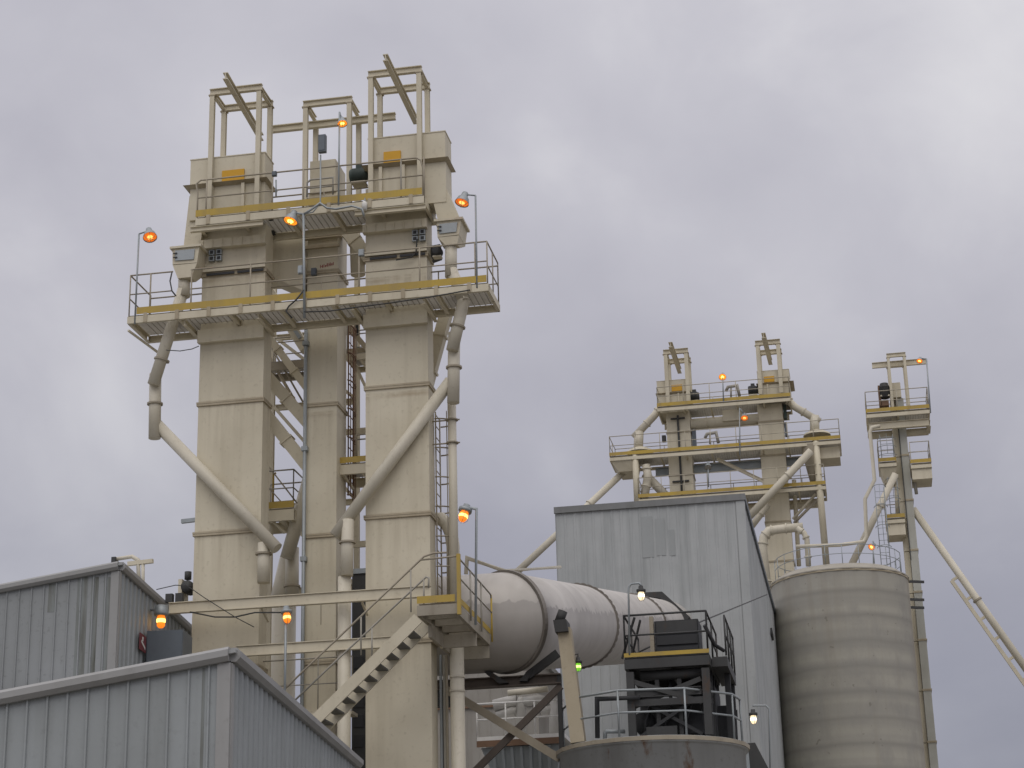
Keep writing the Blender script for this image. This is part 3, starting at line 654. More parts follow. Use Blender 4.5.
for lab, pts, rad in (('bundle of grey flexible conduit looping under the upper platform edge', [(304, 214), (312, 209), (320, 203), (327, 208), (336, 209), (352, 206), (362, 209), (364, 216)], .03),
                 ('grey flexible conduit drooping from the lamp pole along the main platform', [(304, 290), (296, 300), (289, 306), (286, 311), (292, 318)], .022),
                 ('thin cable running along the outside edge of the main platform', [(304, 312), (330, 311), (358, 307), (390, 303), (430, 297), (470, 290)], .018),
                 ('loop of black cable beside the left diverter box', [(172, 272), (170, 281), (172, 291), (176, 296)], .02),
                 ('thin wire bowing below the left end of the main platform', [(166, 350), (180, 351), (192, 349), (199, 346)], .012),
                 ('grey conduit curving from the inspection port of the right tower', [(417, 239), (416, 252), (412, 257), (396, 260)], .02)):
    tag(M().tube([W(a, b, YP-.07 if 'port' not in lab else YT-.13) for a, b in pts], rad, 6).build('conduit_run', GALV if rad > .025 else DARK), lab, 'cable')
motor('dark gear motor hanging between the left and middle heads', 268, 231, 46.4, .16, .4, (1, 0, 0), mat=DARK)
m_ = thing('belt_guard', 'flat dark belt guard on the right side of the right tower under its diverter box', 'guard', W(434, 262, 46.3))
M().prism([W(429, 246, 46.3), W(440, 244, 46.3), W(441, 258, 46.3), (W(430, 262, 46.3))], (0, .15, 0)).build('guard_plate', DARK, m_)
M().tube([W(437, 250, 46.2), W(437, 250, 46.29)], .1, 12).build('hub', GALV, m_)

for k in range(11):
    x = MPx[0]+.5+k*(MPx[1]-MPx[0]-1)/10; M().box(x-.05, x+.05, YP-.03, YP-.013, zm-.24, zm+.02).build('post_bracket', FLANGE, MP)
for k in range(6):
    x = UPx[0]+.35+k*(UPx[1]-UPx[0]-.7)/5; M().box(x-.05, x+.05, YU-.03, YU-.013, zd-.24, zd+.02).build('post_bracket', FLANGE, UP_)
for X in (T1x, T3x):
    for x in (X[0]-.12, X[1]+.12): M().ibeam((x, YP+.1, zm-.32), (x, YT+.5, zm-.32), .1, .14, .012).build('cantilever', CREAM, MP)
    M().ibeam((X[0]-.1, YU+.06, zd-.34), (X[1]+.15, YU+.06, zd-.34), .12, .14, .014).build('cantilever', CREAM, UP_)
    M().box(X[0]-.04, X[1]+.04, YT-.2, YT-.003, zd-.66, zd-.42).build('collar', CREAM, UP_)
    for k in range(7):
        x = X[0]+.06+k*(X[1]-X[0]-.12)/6; M().box(x-.012, x+.012, YT-.225, YT-.202, zd-.65, zd-.43).build('stiffener', CREAM, UP_)
for lab, px, py, Y in (('short dark conduit stub box under the left side of the upper platform', 271, 216, 45.2), ('white photocell knob under the upper platform edge beside the right tower', 364.5, 206, 44.95)):
    c = W(px, py, Y); o = thing('conduit_box', lab, 'electrical box', c-Vector((0, 0, .12)))
    M().lathe(c, [(0, -.12), (.07, -.12), (.075, .06), (.05, .12), (0, .12)], 12).build('enclosure', WHITE if px > 300 else DARK, o); M().tube([c+Vector((0, 0, .1)), c+Vector((0, .05, .25))], .02, 6).build('stem', GALV, o)

for k, y in enumerate((318, 352, 432, 470, 545)):
    za_ = ZW(350, y, 48.9); M().box(XW(346, y, 48.9), XW(372, y, 48.9), 48.85, 48.95, za_-.08, za_+.08).build('girt', FLANGE if k % 2 else CREAM, bt)
M().bar(W(349, 352, 48.7), W(368, 392, 48.7), .07, .08).build('brace', CREAM, bt)
M().bar(W(347, 325, 48.75), W(368, 350, 48.75), .12, .14).build('brace', FLANGE, bt)
M().tube([W(357, 335, 48.4), W(357, 300, 48.4)], .05, 8).build('conduit', DARK, bt)
x0, x1 = XW(346, 355, 48.3), XW(374, 355, 48.3)
platform('service_platform', 'highest small landing between the middle and right tower near the rusty ladder', x0, x1, 48.3, 49.4, ZW(358, 352, 48.3), rails='fb', toes='', group='platforms of the near elevator group', railmat=RAILG, jstep=.5, beam=.16)
M().tube([W(270, 345, 48.9), W(303, 402, 48.9)], .03, 6).build('hand_rail', BROWN, bt); M().tube([W(270, 358, 48.9), W(300, 410, 48.9)], .05, 6).build('stringer', FLANGE, bt)
# lamps of the near group
bell_lamp('orange bell lamp on a tall pole at the left end of the main platform', 150, 237, YP, [(139, 234), (134.8, 324)], (.28, -.36, -.9), .185)
bell_lamp('orange bell lamp on a pole in front of the middle tower', 290.5, 221, YP-.05, [(303.5, 214), (304.5, 318)], (-.25, -.28, -.93), .19, pr=.035)
bell_lamp('orange bell lamp on a pole at the right end of the main platform', 462, 202.5, YP, [(475.5, 195.5), (477, 288)], (-.25, -.25, -.93), .185)
bell_lamp('small orange bell lamp on a pole between the hoist frames of the near group', 342.3, 123.5, YP, [(339.5, 112), (338.5, 205)], (.2, -.3, -.93), .13)
jar_lamp('orange jar lamp on a grey pole above the stair landing', 463.3, 516.5, 43.3, [(468, 507.5), (476.5, 509), (475.6, 625)], .26, .105, (-.25, -.2, -.9), pr=.032, capmat=GALV)
jar_lamp('orange jar lamp on a thin pole behind the roof edge of the nearer shed', 287, 618, 43.2, [(286, 606), (284.5, 720)], .24, .085, (.12, -.1, -1), pr=.03, capmat=GALV)

# ------------------------------------------------------------------ walkway beams, stair and landing
def beam(label, a, b, Y, w, h, name='walkway_beam', group='horizontal beams across the near towers'):
    p, q = W(*a, Y), W(*b, Y); z = (p.z+q.z)/2; p.z = q.z = z
    o = thing(name, label, 'beam', lerp(p, q, .5)-Vector((0, 0, h/2)), group)
    m = M(); m.box(p.x, q.x, Y-.01, Y+.01, z-h/2+.022, z+h/2-.022); m.build('web', CREAM, o)
    for s in (1, -1): M().box(p.x, q.x, Y-.05, Y+w-.05, z+s*(h/2-.01)-.01, z+s*(h/2-.01)+.01).build('flange', CREAM, o)
    return o, z
B1, bz = beam('upper long cream beam crossing all three towers from the shed to the right tower', (169, 608.3), (431, 591), 45.1, .14, .28)
for px in (362, 262): M().bar((XW(px, 600, 45.2), 45.2, bz-.15), (XW(px, 600, 45.2), 45.75, bz-.35), .05, .05).build('bracket', CREAM, B1)
B2, b2z = beam('lower cream beam behind the stair near the shed roof edge', (236, 656), (392, 637), 45.35, .14, .27)
pts = [W(195, 604, 45.03)]
tag(M().tube([W(190, 612, 45.03), W(215, 617, 45.03), W(235, 617, 45.03), W(255, 612.5, 45.03), W(290, 612.5, 45.03)], .018, 6).build('hanging_cable', DARK), 'dark cable sagging along the upper cream beam', 'cable')
tag(M().tube([W(186, 585, 45.0), W(205, 598, 45.0), W(235, 617, 45.0), W(254, 627, 45.0)], .012, 5).build('guy_wire', DARK), 'thin dark wire slanting down across the left tower', 'wire')
# landing
YL0, YL1 = 43.2, 47.15
lx0, lx1 = XW(417, 603, YL0), XW(457.5, 600, YL0); zl = ZW(437, 602.5, YL0)
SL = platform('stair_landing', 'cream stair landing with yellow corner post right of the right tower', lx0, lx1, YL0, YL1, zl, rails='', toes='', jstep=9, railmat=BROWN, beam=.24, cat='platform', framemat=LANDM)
M().box(lx0, lx1-.06, YL0-.012, YL0-.002, zl, zl+.17).build('toe_board', YELLOW, SL)
M().box(lx1+.002, lx1+.014, YL0+.1, YL1, zl, zl+.14).build('toe_board', YELLOW, SL)
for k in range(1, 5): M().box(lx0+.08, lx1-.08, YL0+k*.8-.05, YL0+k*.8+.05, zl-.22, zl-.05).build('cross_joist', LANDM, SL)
M().box(lx1+.0, lx1+.085, YL0-.06, YL0+.03, zl-.32, zl+1.12).build('corner_post', YELLOW, SL)
rx = lx1+.05
M().tube([(lx1, YL0, zl+1.08), (rx, YL0+.5, zl+1.02), (rx, YL1-.1, zl+1.0), (rx, YL1, zl+.9), (rx, YL1, zl)], .022, 7).build('top_rail', RAILG, SL)
M().tube([(rx, YL0, zl+.55), (rx, YL1, zl+.55)], .02, 7).build('mid_rail', RAILG, SL)
for y in (YL0+1.3, YL0+2.6, YL1-.02): M().tube([(rx, y, zl-.2), (rx, y, zl+1.0)], .024, 7).build('rail_post', YELLOW if y > YL1-.1 else RAILG, SL)
M().tube([(lx0+.1, YL0+.02, zl+1.05), (lx1, YL0+.02, zl+1.08)], .022, 7).build('top_rail', BROWN, SL)
for s in ((lx0+.1, YL0+.06), (lx0+.1, YL1-.1)): pass
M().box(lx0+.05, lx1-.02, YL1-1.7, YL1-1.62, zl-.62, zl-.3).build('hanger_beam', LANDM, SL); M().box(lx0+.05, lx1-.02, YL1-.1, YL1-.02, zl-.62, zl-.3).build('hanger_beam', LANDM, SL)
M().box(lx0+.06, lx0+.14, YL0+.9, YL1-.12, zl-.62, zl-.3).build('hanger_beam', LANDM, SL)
M().bar((lx0+.1, YL0+1.0, zl-.3), (lx0+.1, YL1-1.75, zl-.62), .06, .06).build('knee_brace', CREAM, SL)
# stair going down to the left (45 degrees)
o = thing('metal_stair', 'steep cream metal stair climbing from behind the shed roof to the landing', 'stair', (lx0-7, YL0, zl-7))
top = Vector((lx0, YL0+.03, zl-.12)); e0, e1 = W(411, 624, YL0), W(305, 729, YL0); d = (e1-e0).normalized(); n = Vector((0, 1, 0))
L = 7.2
for y in (YL0+.03, YL0+.93):
    a = Vector((lx0+.02, y, e0.z+(lx0-e0.x)*(d.z/d.x))); b = a+d*L
    M().bar(a, b, .05, .27, (0, 1, 0) if False else (0, 0, 1)).build('stringer', CREAM, o)
run = 0
k = 1
while k*.36 < L-.2:
    c = Vector((lx0+.02, 0, e0.z+(lx0-e0.x)*(d.z/d.x)))+d*(k*.36)
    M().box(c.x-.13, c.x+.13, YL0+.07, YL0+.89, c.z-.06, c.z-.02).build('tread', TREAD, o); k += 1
H = Vector((0, 0, .98))
a = Vector((lx0+.02, YL0+.03, e0.z+(lx0-e0.x)*(d.z/d.x)))
p2 = lambda px, py, y: W(px, py, y)
M().tube([W(447, 552.5, YL0+.02), W(434, 553, YL0+.02), W(424, 556.5, YL0+.02), W(318, 657, YL0+.02), W(270, 703, YL0+.02)], .024, 7).build('handrail', BROWN, o)
M().tube([W(428.5, 588, YL0+.95), W(429, 578, YL0+.95), W(426, 577, YL0+.95), W(337, 660, YL0+.95), W(290, 705, YL0+.95)], .024, 7).build('handrail', RAILG, o)
for (px, y0, y1, yy) in ((361, 617, 655, YL0+.02), (411, 570, 612, YL0+.02), (372, 628, 660, YL0+.95), (424, 579, 606, YL0+.95)):
    q = W(px, y1, yy); M().tube([q, Vector((q.x, q.y, ZW(px, y0, yy)))], .022, 6).build('rail_post', RAILG, o)
b = a+d*L
platform('stair_landing', 'lower stair landing hidden behind the nearer shed roof edge', b.x-1.5, b.x-.02, YL0, YL0+.96, b.z-.02, rails='f', toes='', cat='platform')
for x in (b.x-1.4, b.x-.15): pass
lp = thing('support_tower', 'pair of posts holding up the foot of the metal stair', 'support', (b.x-.8, YL0+.5, 0))
for x in (b.x-1.4, b.x-.15): M().box(x-.06, x+.06, YL0+.4, YL0+.52, 0, b.z-.3).build('post', CREAM, lp)
# low guardrail seen behind the stair
lr = thing('low_walkway', 'narrow walkway with thin rails behind the stair in front of the middle tower', 'walkway', W(310, 690, 46.2))
q0, q1 = W(250, 716, 46.2), W(352, 707, 46.2); q1.z = q0.z
M().box(q0.x, q1.x, 46.2, 46.75, q0.z-.08, q0.z).build('deck_plate', CREAM, lr); guardrail(lr, [q0, q1], RAILG, 1.35, .8, .018)
# dark slatted box filling the dark gap between middle and right tower
cb = thing('dark_gap_box', 'tall dark box filling the dark gap between the middle and right tower', 'cabinet', (XW(358, 640, 47.6), 47.6, 0))
xa, xb = XW(352, 620, 47.6), XW(366, 620, 47.6)
M().box(xa, xb, 47.6, 48.4, 0, ZW(358, 574, 47.6)).build('body', DARK, cb); M().box(xa-.03, xb+.03, 47.55, 48.45, ZW(358, 574, 47.6)+.004, ZW(358, 569, 47.6)).build('roof_cap', GALV, cb)
for k in range(6): M().box(xa+.05, xb-.05, 47.575, 47.597, 9+k*.5, 9.3+k*.5).build('louvre', BLACK, cb)

# things on the far shed
def side_pt(px, py): return on_wall(px, py, BA-BF*.08, BS)
c = side_pt(168, 644); o1 = side_pt(147, 640); o2 = side_pt(188, 640)
ub = thing('wall_cabinet', 'blue grey square cabinet mounted on the side wall of the far shed', 'cabinet', c)
t0 = on_wall(146.5, 632, BA-BF*.08, BS); tl = (c-t0).dot(BS)
z1, z0 = ZW(146, 631, t0.y), ZW(146, 672, t0.y)
q = [t0-BF*.01, t0-BF*.9, t0-BF*.9+BS*1.0, t0-BF*.01+BS*1.0]
M().hull([Vector((p.x, p.y, z0)) for p in q], [Vector((p.x, p.y, z1)) for p in q]).build('body', BLUEG, ub)
q = [t0-BF*.03-BS*.02, t0-BF*.88-BS*.02, t0-BF*.88-BS*.004, t0-BF*.03-BS*.004]
M().hull([Vector((p.x, p.y, z0+.05)) for p in q], [Vector((p.x, p.y, z1-.05)) for p in q]).build('door', BLUEG, ub)
s0 = side_pt(142, 643)
sg = thing('warning_sign', 'small red sign with a white mark on the side wall of the far shed', 'sign', s0)
def wallbox(m, c, u0, u1, z0, z1, t0, t1):
    q = [c+BS*u0-BF*t0, c+BS*u1-BF*t0, c+BS*u1-BF*t1, c+BS*u0-BF*t1]
    return m.hull([Vector((p.x, p.y, c.z+z0)) for p in q], [Vector((p.x, p.y, c.z+z1)) for p in q])
wallbox(M(), s0, -.28, .28, -.2, .2, .0, .03).build('board', REDM, sg)
m = M(); q = lambda u, z: s0+BS*u-BF*.034+Vector((0, 0, z))
m.prism([q(-.12, .13), q(-.02, .13), q(-.02, .03), q(-.12, .03)], -BF*.004); m.prism([q(-.2, -.02), q(.18, -.14), q(.18, -.08), q(-.2, .04)], -BF*.005); m.build('emblem', WHITE, sg)
lc = W(161, 621, 44.4)
jl = thing('jar_lamp', 'orange jar lamp on the side wall of the far shed above the cabinet', 'lamp', lc, 'caged glass jar lamps')
wp = BA-BF*.04+BS*((lc-BA).dot(BS))
M().tube([Vector((wp.x, wp.y, lc.z+.28)), Vector((lc.x, lc.y, lc.z+.28))], .03, 8).build('arm', GALV, jl)
M().lathe(lc+Vector((0, 0, .13)), [(0, .26), (.16, .25), (.18, .05), (.17, 0), (.09, .0)], 18).build('housing', GALV, jl)
M().lathe(lc+Vector((0, 0, .13)), [(.085, 0), (.105, -.05), (.1, -.25), (.06, -.3), (0, -.31)], 16).build('jar', LENS, jl)
M().lathe(lc, [(.1, -.05), (.112, -.02), (.112, .03), (.1, .06)], 16).build('bulb', BULB, jl)
# roof fittings of the far shed
p = W(128, 562, 44.5)
rf = thing('roof_davit', 'small cream pipe davit standing on the roof of the far shed', 'davit', p-Vector((0, 0, .6)))
M().tube([W(114, 559.5, 44.5), W(132, 556.5, 44.5), W(138, 560, 44.5), W(139, 585, 44.5)], .05, 8).build('bent_pipe', PIPE, rf)
M().bar(W(128, 564, 44.5), W(153, 561, 44.5), .1, .1).build('cross_bar', CREAM, rf); M().tube([W(143, 562, 44.5), W(143, 590, 44.5)], .045, 8).build('leg', PIPE, rf); M().box(W(115, 560, 44.5).x-.06, W(115, 560, 44.5).x+.05, 44.4, 44.6, W(115, 560, 44.5).z-.08, W(115, 560, 44.5).z+.06).build('end_box', DARK, rf)
o = thing('pump_motor', 'dark motor on a cream bracket left of the left tower above the long beam', 'motor', W(187, 600, 46.2))
c = W(189, 588, 46.2); M().lathe(c-Vector((0, .25, 0)), [(0, 0), (.13, 0), (.17, .1), (.17, .4), (.1, .5), (0, .5)], 16, (0, 1, 0)).build('housing', DARK, o); M().box(c.x-.22, c.x-.12, 46.0, 46.5, c.z-.35, c.z+.2).build('bracket', CREAM, o); M().lathe(c+Vector((0, -.1, .2)), [(0, 0), (.09, 0), (.09, .2), (0, .2)], 12).build('terminal_box', DARK, o)
m = M(); c = W(175, 598, 45.4); o = thing('junction_box', 'pair of small dark boxes on the long beam beside the left tower', 'electrical box', c-Vector((0, 0, .12)))
for dx in (-.13, .13): M().box(c.x+dx-.09, c.x+dx+.09, 45.3, 45.45, c.z-.12, c.z+.1).build('enclosure', DARK, o)
M().tube([c+Vector((-.5, 0, .25)), c+Vector((0, 0, .33)), c+Vector((.45, 0, .28))], .012, 5).build('wire', DARK, o)
fl = thing('wall_bracket', 'small grey sampler bracket on the left edge of the left tower', 'bracket', W(190, 521, 46))
c = W(189, 521, 46.0); M().bar(c-Vector((.2, 0, 0)), c+Vector((.25, 0, .02)), .1, .1).build('arm', GALV, fl); M().tube([c+Vector((.22, 0, -.45)), c+Vector((.22, 0, .2))], .025, 6).build('stem', GALV, fl)

# ------------------------------------------------------------------ big drum and its frame
YD = 48.6
C1 = W(505, 622, YD); s1 = mpp(C1); RD = 49.5*s1
r_ = ray(660, 630.5); C2 = EYE+r_*((C1-EYE).dot(FWD)*50/31); C2 = C1+(C2-C1)*1.1
ax = (C2-C1).normalized()
CL = Vector((XW(392, 622, YD), YD, C1.z))
def drum_mat():
    m, nt, b = new_mat('stained_steel_drum')
    g = nt.nodes.new('ShaderNodeNewGeometry'); sx = nt.nodes.new('ShaderNodeSeparateXYZ'); nt.links.new(g.outputs['Position'], sx.inputs[0])
    slope = ax.z/ax.y
    def math_(op, a, b_):
        n = nt.nodes.new('ShaderNodeMath'); n.operation = op
        for i, v in enumerate((a, b_)):
            if isinstance(v, (int, float)): n.inputs[i].default_value = v
            else: nt.links.new(v, n.inputs[i])
        return n.outputs[0]
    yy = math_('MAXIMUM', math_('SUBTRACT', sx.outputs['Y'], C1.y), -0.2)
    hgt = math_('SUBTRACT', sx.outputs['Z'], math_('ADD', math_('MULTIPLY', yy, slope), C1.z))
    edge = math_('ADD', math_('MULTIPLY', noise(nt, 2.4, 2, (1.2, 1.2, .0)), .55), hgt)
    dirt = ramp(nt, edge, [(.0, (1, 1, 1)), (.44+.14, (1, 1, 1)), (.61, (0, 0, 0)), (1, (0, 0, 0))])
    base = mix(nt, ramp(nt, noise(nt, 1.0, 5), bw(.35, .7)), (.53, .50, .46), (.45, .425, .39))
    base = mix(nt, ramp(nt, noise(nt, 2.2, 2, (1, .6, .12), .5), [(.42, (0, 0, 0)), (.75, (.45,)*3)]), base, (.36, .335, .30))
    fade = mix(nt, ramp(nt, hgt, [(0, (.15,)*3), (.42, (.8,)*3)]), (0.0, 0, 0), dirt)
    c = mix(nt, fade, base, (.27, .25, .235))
    nt.links.new(c, b.inputs['Base Color']); b.inputs['Metallic'].default_value = .15; b.inputs['Roughness'].default_value = .55
    return m
DRUM = drum_mat(); RINGM = worn('ring_steel', (.22, .20, .175), (.1, .085, .07), .4, .5)
dr = thing('gas_duct', 'huge bent steel drum duct with stained skin running into the pale tall building', 'duct', (C1.x, C1.y, C1.z-RD))
bis = ((C1-CL).normalized()+ax).normalized()
m = M(); m.tube([CL, C1]+[C1+ax*(1.6*RD+k*((C2-C1).length-1.6*RD)/16) for k in range(17)], RD, 128)
for e_ in m.bm.edges:
    if all(abs((v_.co-C1).dot(bis)) < .002 for v_ in e_.verts): e_.smooth = False
m.build('shell', DRUM, dr)
m = M()
# mitre ring at the bend: ellipse band
def mitre(dy, rr): return [(C1-bis*0)+Vector(v) for v in dy]
def mring(off, rr, w):
    d1 = (C1-CL).normalized(); u = Vector((0, 0, 1)); wv = d1.cross(u); loop = []
    for k in range(64):
        a = 2*math.pi*k/64; v = (u*math.cos(a)+wv*math.sin(a))*rr; v = v-d1*(v.dot(bis)/d1.dot(bis)); loop.append(C1+v+bis*off)
    return loop
a, b_, c_, d_ = mring(-.05, RD*.99, 0), mring(-.05, RD+.06, 0), mring(.05, RD+.06, 0), mring(.05, RD*.99, 0)
for A_, B_ in ((a, b_), (b_, c_), (c_, d_)):
    for k in range(64): m.face([A_[k], A_[(k+1) % 64], B_[(k+1) % 64], B_[k]])
bmesh.ops.remove_doubles(m.bm, verts=m.bm.verts, dist=.001); m.build('mitre_ring', RINGM, dr)
t2 = (W(577, 626, 60)-W(577, 626, 60)).length
def ring_at(px):   # parameter along the far leg whose centre projects to px
    lo, hi = 0, 1
    for _ in range(40):
        mid = (lo+hi)/2
        if proj(lerp(C1, C2, mid))[0] < px: lo = mid
        else: hi = mid
    return lerp(C1, C2, lo)
for px in (577, 632):
    c = ring_at(px); e = ax.orthogonal().normalized(); f2 = ax.cross(e); m = M(); loops = []
    for rr, off in ((.98*RD, -.05), (RD+.05, -.05), (RD+.05, .05), (.98*RD, .05)):
        loops.append([m.bm.verts.new(c+ax*off+(e*math.cos(2*math.pi*k/120)+f2*math.sin(2*math.pi*k/120))*(rr+(.022 if k % 3 and rr > RD else 0))) for k in range(120)])
    for A_, B_ in zip(loops, loops[1:]):
        for k in range(120): m.bm.faces.new((A_[k], A_[(k+1) % 120], B_[(k+1) % 120], B_[k]))
    m.build('bolted_flange', RINGM, dr)
M().bar(C1+Vector((.62, -.3, -.65)), C1+Vector((.70, -.3, -.2)), .05, .09).build('nozzle', PIPE, dr)
# dark angled hood over the far end
hd = thing('end_hood', 'black angled hood over the far end of the drum duct at the building wall', 'hood', C2)
hY = 78.0
pts = [W(a, b, hY) for a, b in ((641, 592.5), (662, 591.5), (690, 617), (683, 622), (676, 612), (660, 598), (643, 596))]
M().prism(pts, (0, .7, 0)).build('hood_plate', DARK, hd)
# rail on top of the drum: slim gas line
tag(M().tube([W(466, 574, 49.5), W(467, 558, 49.5), W(505, 571, 49.5), W(560, 567, 60)], .055, 8).build('gas_line', PIPE), 'thin cream gas line running along above the drum duct', 'pipe')
# support frame
fr = thing('drum_support', 'dark steel support frame with cross bracing under the drum duct', 'support frame', (XW(510, 700, YD), YD, 0))
zb = ZW(506, 682, YD); xa, xb = XW(437, 685, YD), XW(561, 677, YD)
DARKB = worn('rusty_dark_beam', (.13, .105, .085), (.05, .04, .035), .4, .5, .7)
M().ibeam((xa, YD, zb), (xb, YD, zb), .25, .26, .03).build('cross_beam', DARKB, fr)
for x in (XW(444, 700, YD), XW(560, 700, YD)): M().ibeam((x, YD, 0), (x, YD, zb+.1), .11, .11, .015, (0, 1, 0)).build('post', DARK, fr)
M().bar(W(447, 690, YD-.15), W(560, 758.8, YD-.15), .12, .2).build('brace', BROWN, fr); M().bar(W(561, 686, YD), W(462, 784, YD), .12, .17).build('brace', DARKB, fr)
M().prism([W(490, 671, YD-.2), W(484, 672, YD-.2), W(499, 683.5, YD-.2), W(508, 682.5, YD-.2)], (0, .5, 0)).build('saddle_plate', DARK, fr)
M().prism([W(533, 669, YD-.2), W(527, 671, YD-.2), W(519, 681, YD-.2), W(527, 681, YD-.2)], (0, .5, 0)).build('saddle_plate', DARK, fr)
M().bar(W(528, 676, YD-.1), W(558, 653, YD-.1), .15, .2).build('strut', DARK, fr)
M().box(xa-.1, xa+.45, YD-.15, YD+.15, zb-.55, zb-.16).build('gusset', DARK, fr)
lg = thing('inclined_column', 'leaning tan box column standing on the tank rim and holding the side of the drum duct', 'column', W(581, 740, 47.1))
t0, t1, t2, t3 = W(557, 628, 47.1), W(570, 627, 47.1), W(584.5, 741, 47.1), W(570.5, 743, 47.1)
M().prism([t0, t1, t2, t3], (0, .35, 0)).build('leg_body', FLANGE, lg)
M().prism([W(553, 620, 46.95), W(566, 619, 46.95), W(568, 631, 46.95), W(555, 632, 46.95)], (0, .6, 0)).build('bearing_block', DARK, lg)
M().tube([W(563, 611, 47.2), W(559, 622, 47.2)], .12, 10).build('trunnion', DARK, lg)
jar_lamp('green glowing jar lamp hanging from a thin arm below the drum duct', 578.3, 667, 47.4, [(578, 660), (578, 654), (566, 655)], .2, .065, mats=(GLENS, GBULB), pr=.015, polemat=DARK, capmat=DARK)

# ------------------------------------------------------------------ big pale building
YBB = 81.0
c = W(743, 498, YBB); l = W(556, 511, YBB); zt = (c.z+l.z)/2; depth = 28.5
DTRIM = worn('dark_roof_trim', (.20, .205, .205), (.13, .13, .12))
bb = thing('tall_building', 'tall windowless pale blue grey metal clad building in the middle', 'building', ((c.x+l.x)/2, YBB+depth/2, 0))
m = M(); siding_wall(m, (c.x, YBB, zt), (l.x, YBB, zt), 0, .41, .14, .018, (0, -1, 0)); m.build('front_wall', SIDINGB, bb)
m = M(); siding_wall(m, (c.x, YBB, zt), (c.x, YBB+depth, zt), 0, .9, .1, .02, (1, 0, 0)); m.build('side_wall', SIDINGB, bb)
M().box(l.x-.06, l.x, YBB+.07, YBB+depth, 0, zt).build('side_wall', SIDINGB, bb); M().box(l.x, c.x-.07, YBB+depth-.06, YBB+depth, 0, zt-.01).build('back_wall', SIDINGB, bb)
M().box(l.x, c.x-.07, YBB+.07, YBB+depth-.07, zt-.7, zt-.6).build('roof', ROOFM, bb)
M().box(l.x-.08, c.x+.10, YBB-.12, YBB-.005, zt-.12, zt+.16).build('roof_trim', DTRIM, bb); M().box(c.x+.005, c.x+.1, YBB, YBB+depth, zt-.12, zt+.16).build('roof_trim', BLUEG, bb)
M().box(c.x-.32, c.x+.055, YBB-.055, YBB-.035, 0, zt-.13).build('corner_trim', SIDINGB, bb); M().box(c.x+.035, c.x+.055, YBB, YBB+.3, 0, zt-.13).build('corner_trim', SIDINGB, bb)
m = M()
for px, y0, y1, wd in ((641, 517, 558, 11), (655, 519, 556, 9), (668, 530, 556, 6)):
    q = W(px, y0, YBB); m.box(q.x, q.x+wd*.044, YBB-.024, YBB-.004, ZW(px, y1, YBB), q.z)
pm = worn('replaced_siding', (.33, .345, .342), (.25, .265, .26), .6, .5, .5, .0, None, .0, 1.6); m.build('patched_panel', pm, bb)
wb = thing('wall_bracket', 'small dark bracket on the shaded side of the tall building', 'bracket', W(765, 638, 100)); q = Vector((c.x+.06, 100, ZW(766, 638, 100))); M().bar(q, q+Vector((.02, -1.8, 0)), .1, .3).build('arm', DARK, wb)

# low structure behind the drum frame
lb = thing('low_building', 'low grey building behind the drum support frame', 'building', (XW(490, 740, 70), 72, 0))
x0, x1 = XW(425, 700, 70), XW(538, 690, 70); z1 = ZW(485, 660, 70)
DULLW = worn('dull_tan_cladding', (.31, .295, .265), (.2, .18, .15), .5, .5, .7)
m = M(); siding_wall(m, (x1, 70, z1), (x0, 70, z1), 0, .45, .06, .012, (0, -1, 0)); m.build('front_wall', DULLW, lb); M().box(x0, x1, 70.07, 75, 0, z1-.003).build('body', DULLW, lb); M().box(x0-.1, x1+.1, 69.85, 75.1, z1+.003, z1+.2).build('roof', TRIM, lb)
M().box(x0, x1+.02, 69.9, 69.96, ZW(480, 708, 70), ZW(480, 706, 70)).build('ledge_trim', RUST, lb)
# filter bin with deck
fb = thing('filter_bin', 'grey hopper bin with ribs and a white railed deck behind the braces', 'hopper bin', (XW(520, 760, 60), 61, 0))
x0, x1 = XW(477, 738, 60), XW(564, 732, 60); zd2 = ZW(520, 735, 60)
M().box(x0, x1, 60, 63, zd2-.12, zd2).build('deck_plate', WHITE, fb); M().box(x0-.01, x1+.01, 59.97, 59.995, zd2-.32, zd2-.125).build('deck_edge', RUST, fb)
M().hull([(x0+.1, 60.1, zd2-.33), (x1-.1, 60.1, zd2-.33), (x1-.1, 62.9, zd2-.33), (x0+.1, 62.9, zd2-.33)], [(x0+.9, 60.5, zd2-2.3), (x1-.6, 60.5, zd2-2.3), (x1-.6, 62.5, zd2-2.3), (x0+.9, 62.5, zd2-2.3)]).build('hopper_shell', GALV, fb)
for k in range(7): x = x0+.5+k*(x1-x0-1)/6; M().bar((x, 60.08, zd2-.34), (x+(.1-.03*k), 60.45, zd2-2.3), .09, .1).build('rib', GALV, fb)
for x in (x0+.4, x1-.3): M().box(x-.1, x+.1, 60.6, 60.8, 0, zd2-.4).build('leg', GALV, fb)
guardrail(fb, [(x0, 60.05, zd2), (x1, 60.05, zd2)], WHITE, 1.05, .9, .03)
wp_ = thing('pipe_cluster', 'cluster of white insulated pipes above the grey hopper bin', 'pipework', W(520, 722, 61.5))
LAG = worn('dull_pipe_lagging', (.46, .45, .42), (.3, .28, .24), .4, .5)
for pts, rr in (([(494, 706), (510, 702), (517, 701)], .2), ([(518, 701), (521, 702), (521, 735)], .17), ([(497, 716), (512, 711), (517, 711)], .15), ([(524, 702), (539, 699), (548, 702)], .16), ([(541, 711), (556, 709)], .16), ([(508, 693), (548, 689)], .1), ([(556, 698), (556, 735)], .22), ([(498, 722), (505, 713)], .06)):
    M().tube([W(a, b, 61.5) for a, b in pts], rr, 12).build('pipe_section', LAG if rr > .12 else PIPE, wp_)

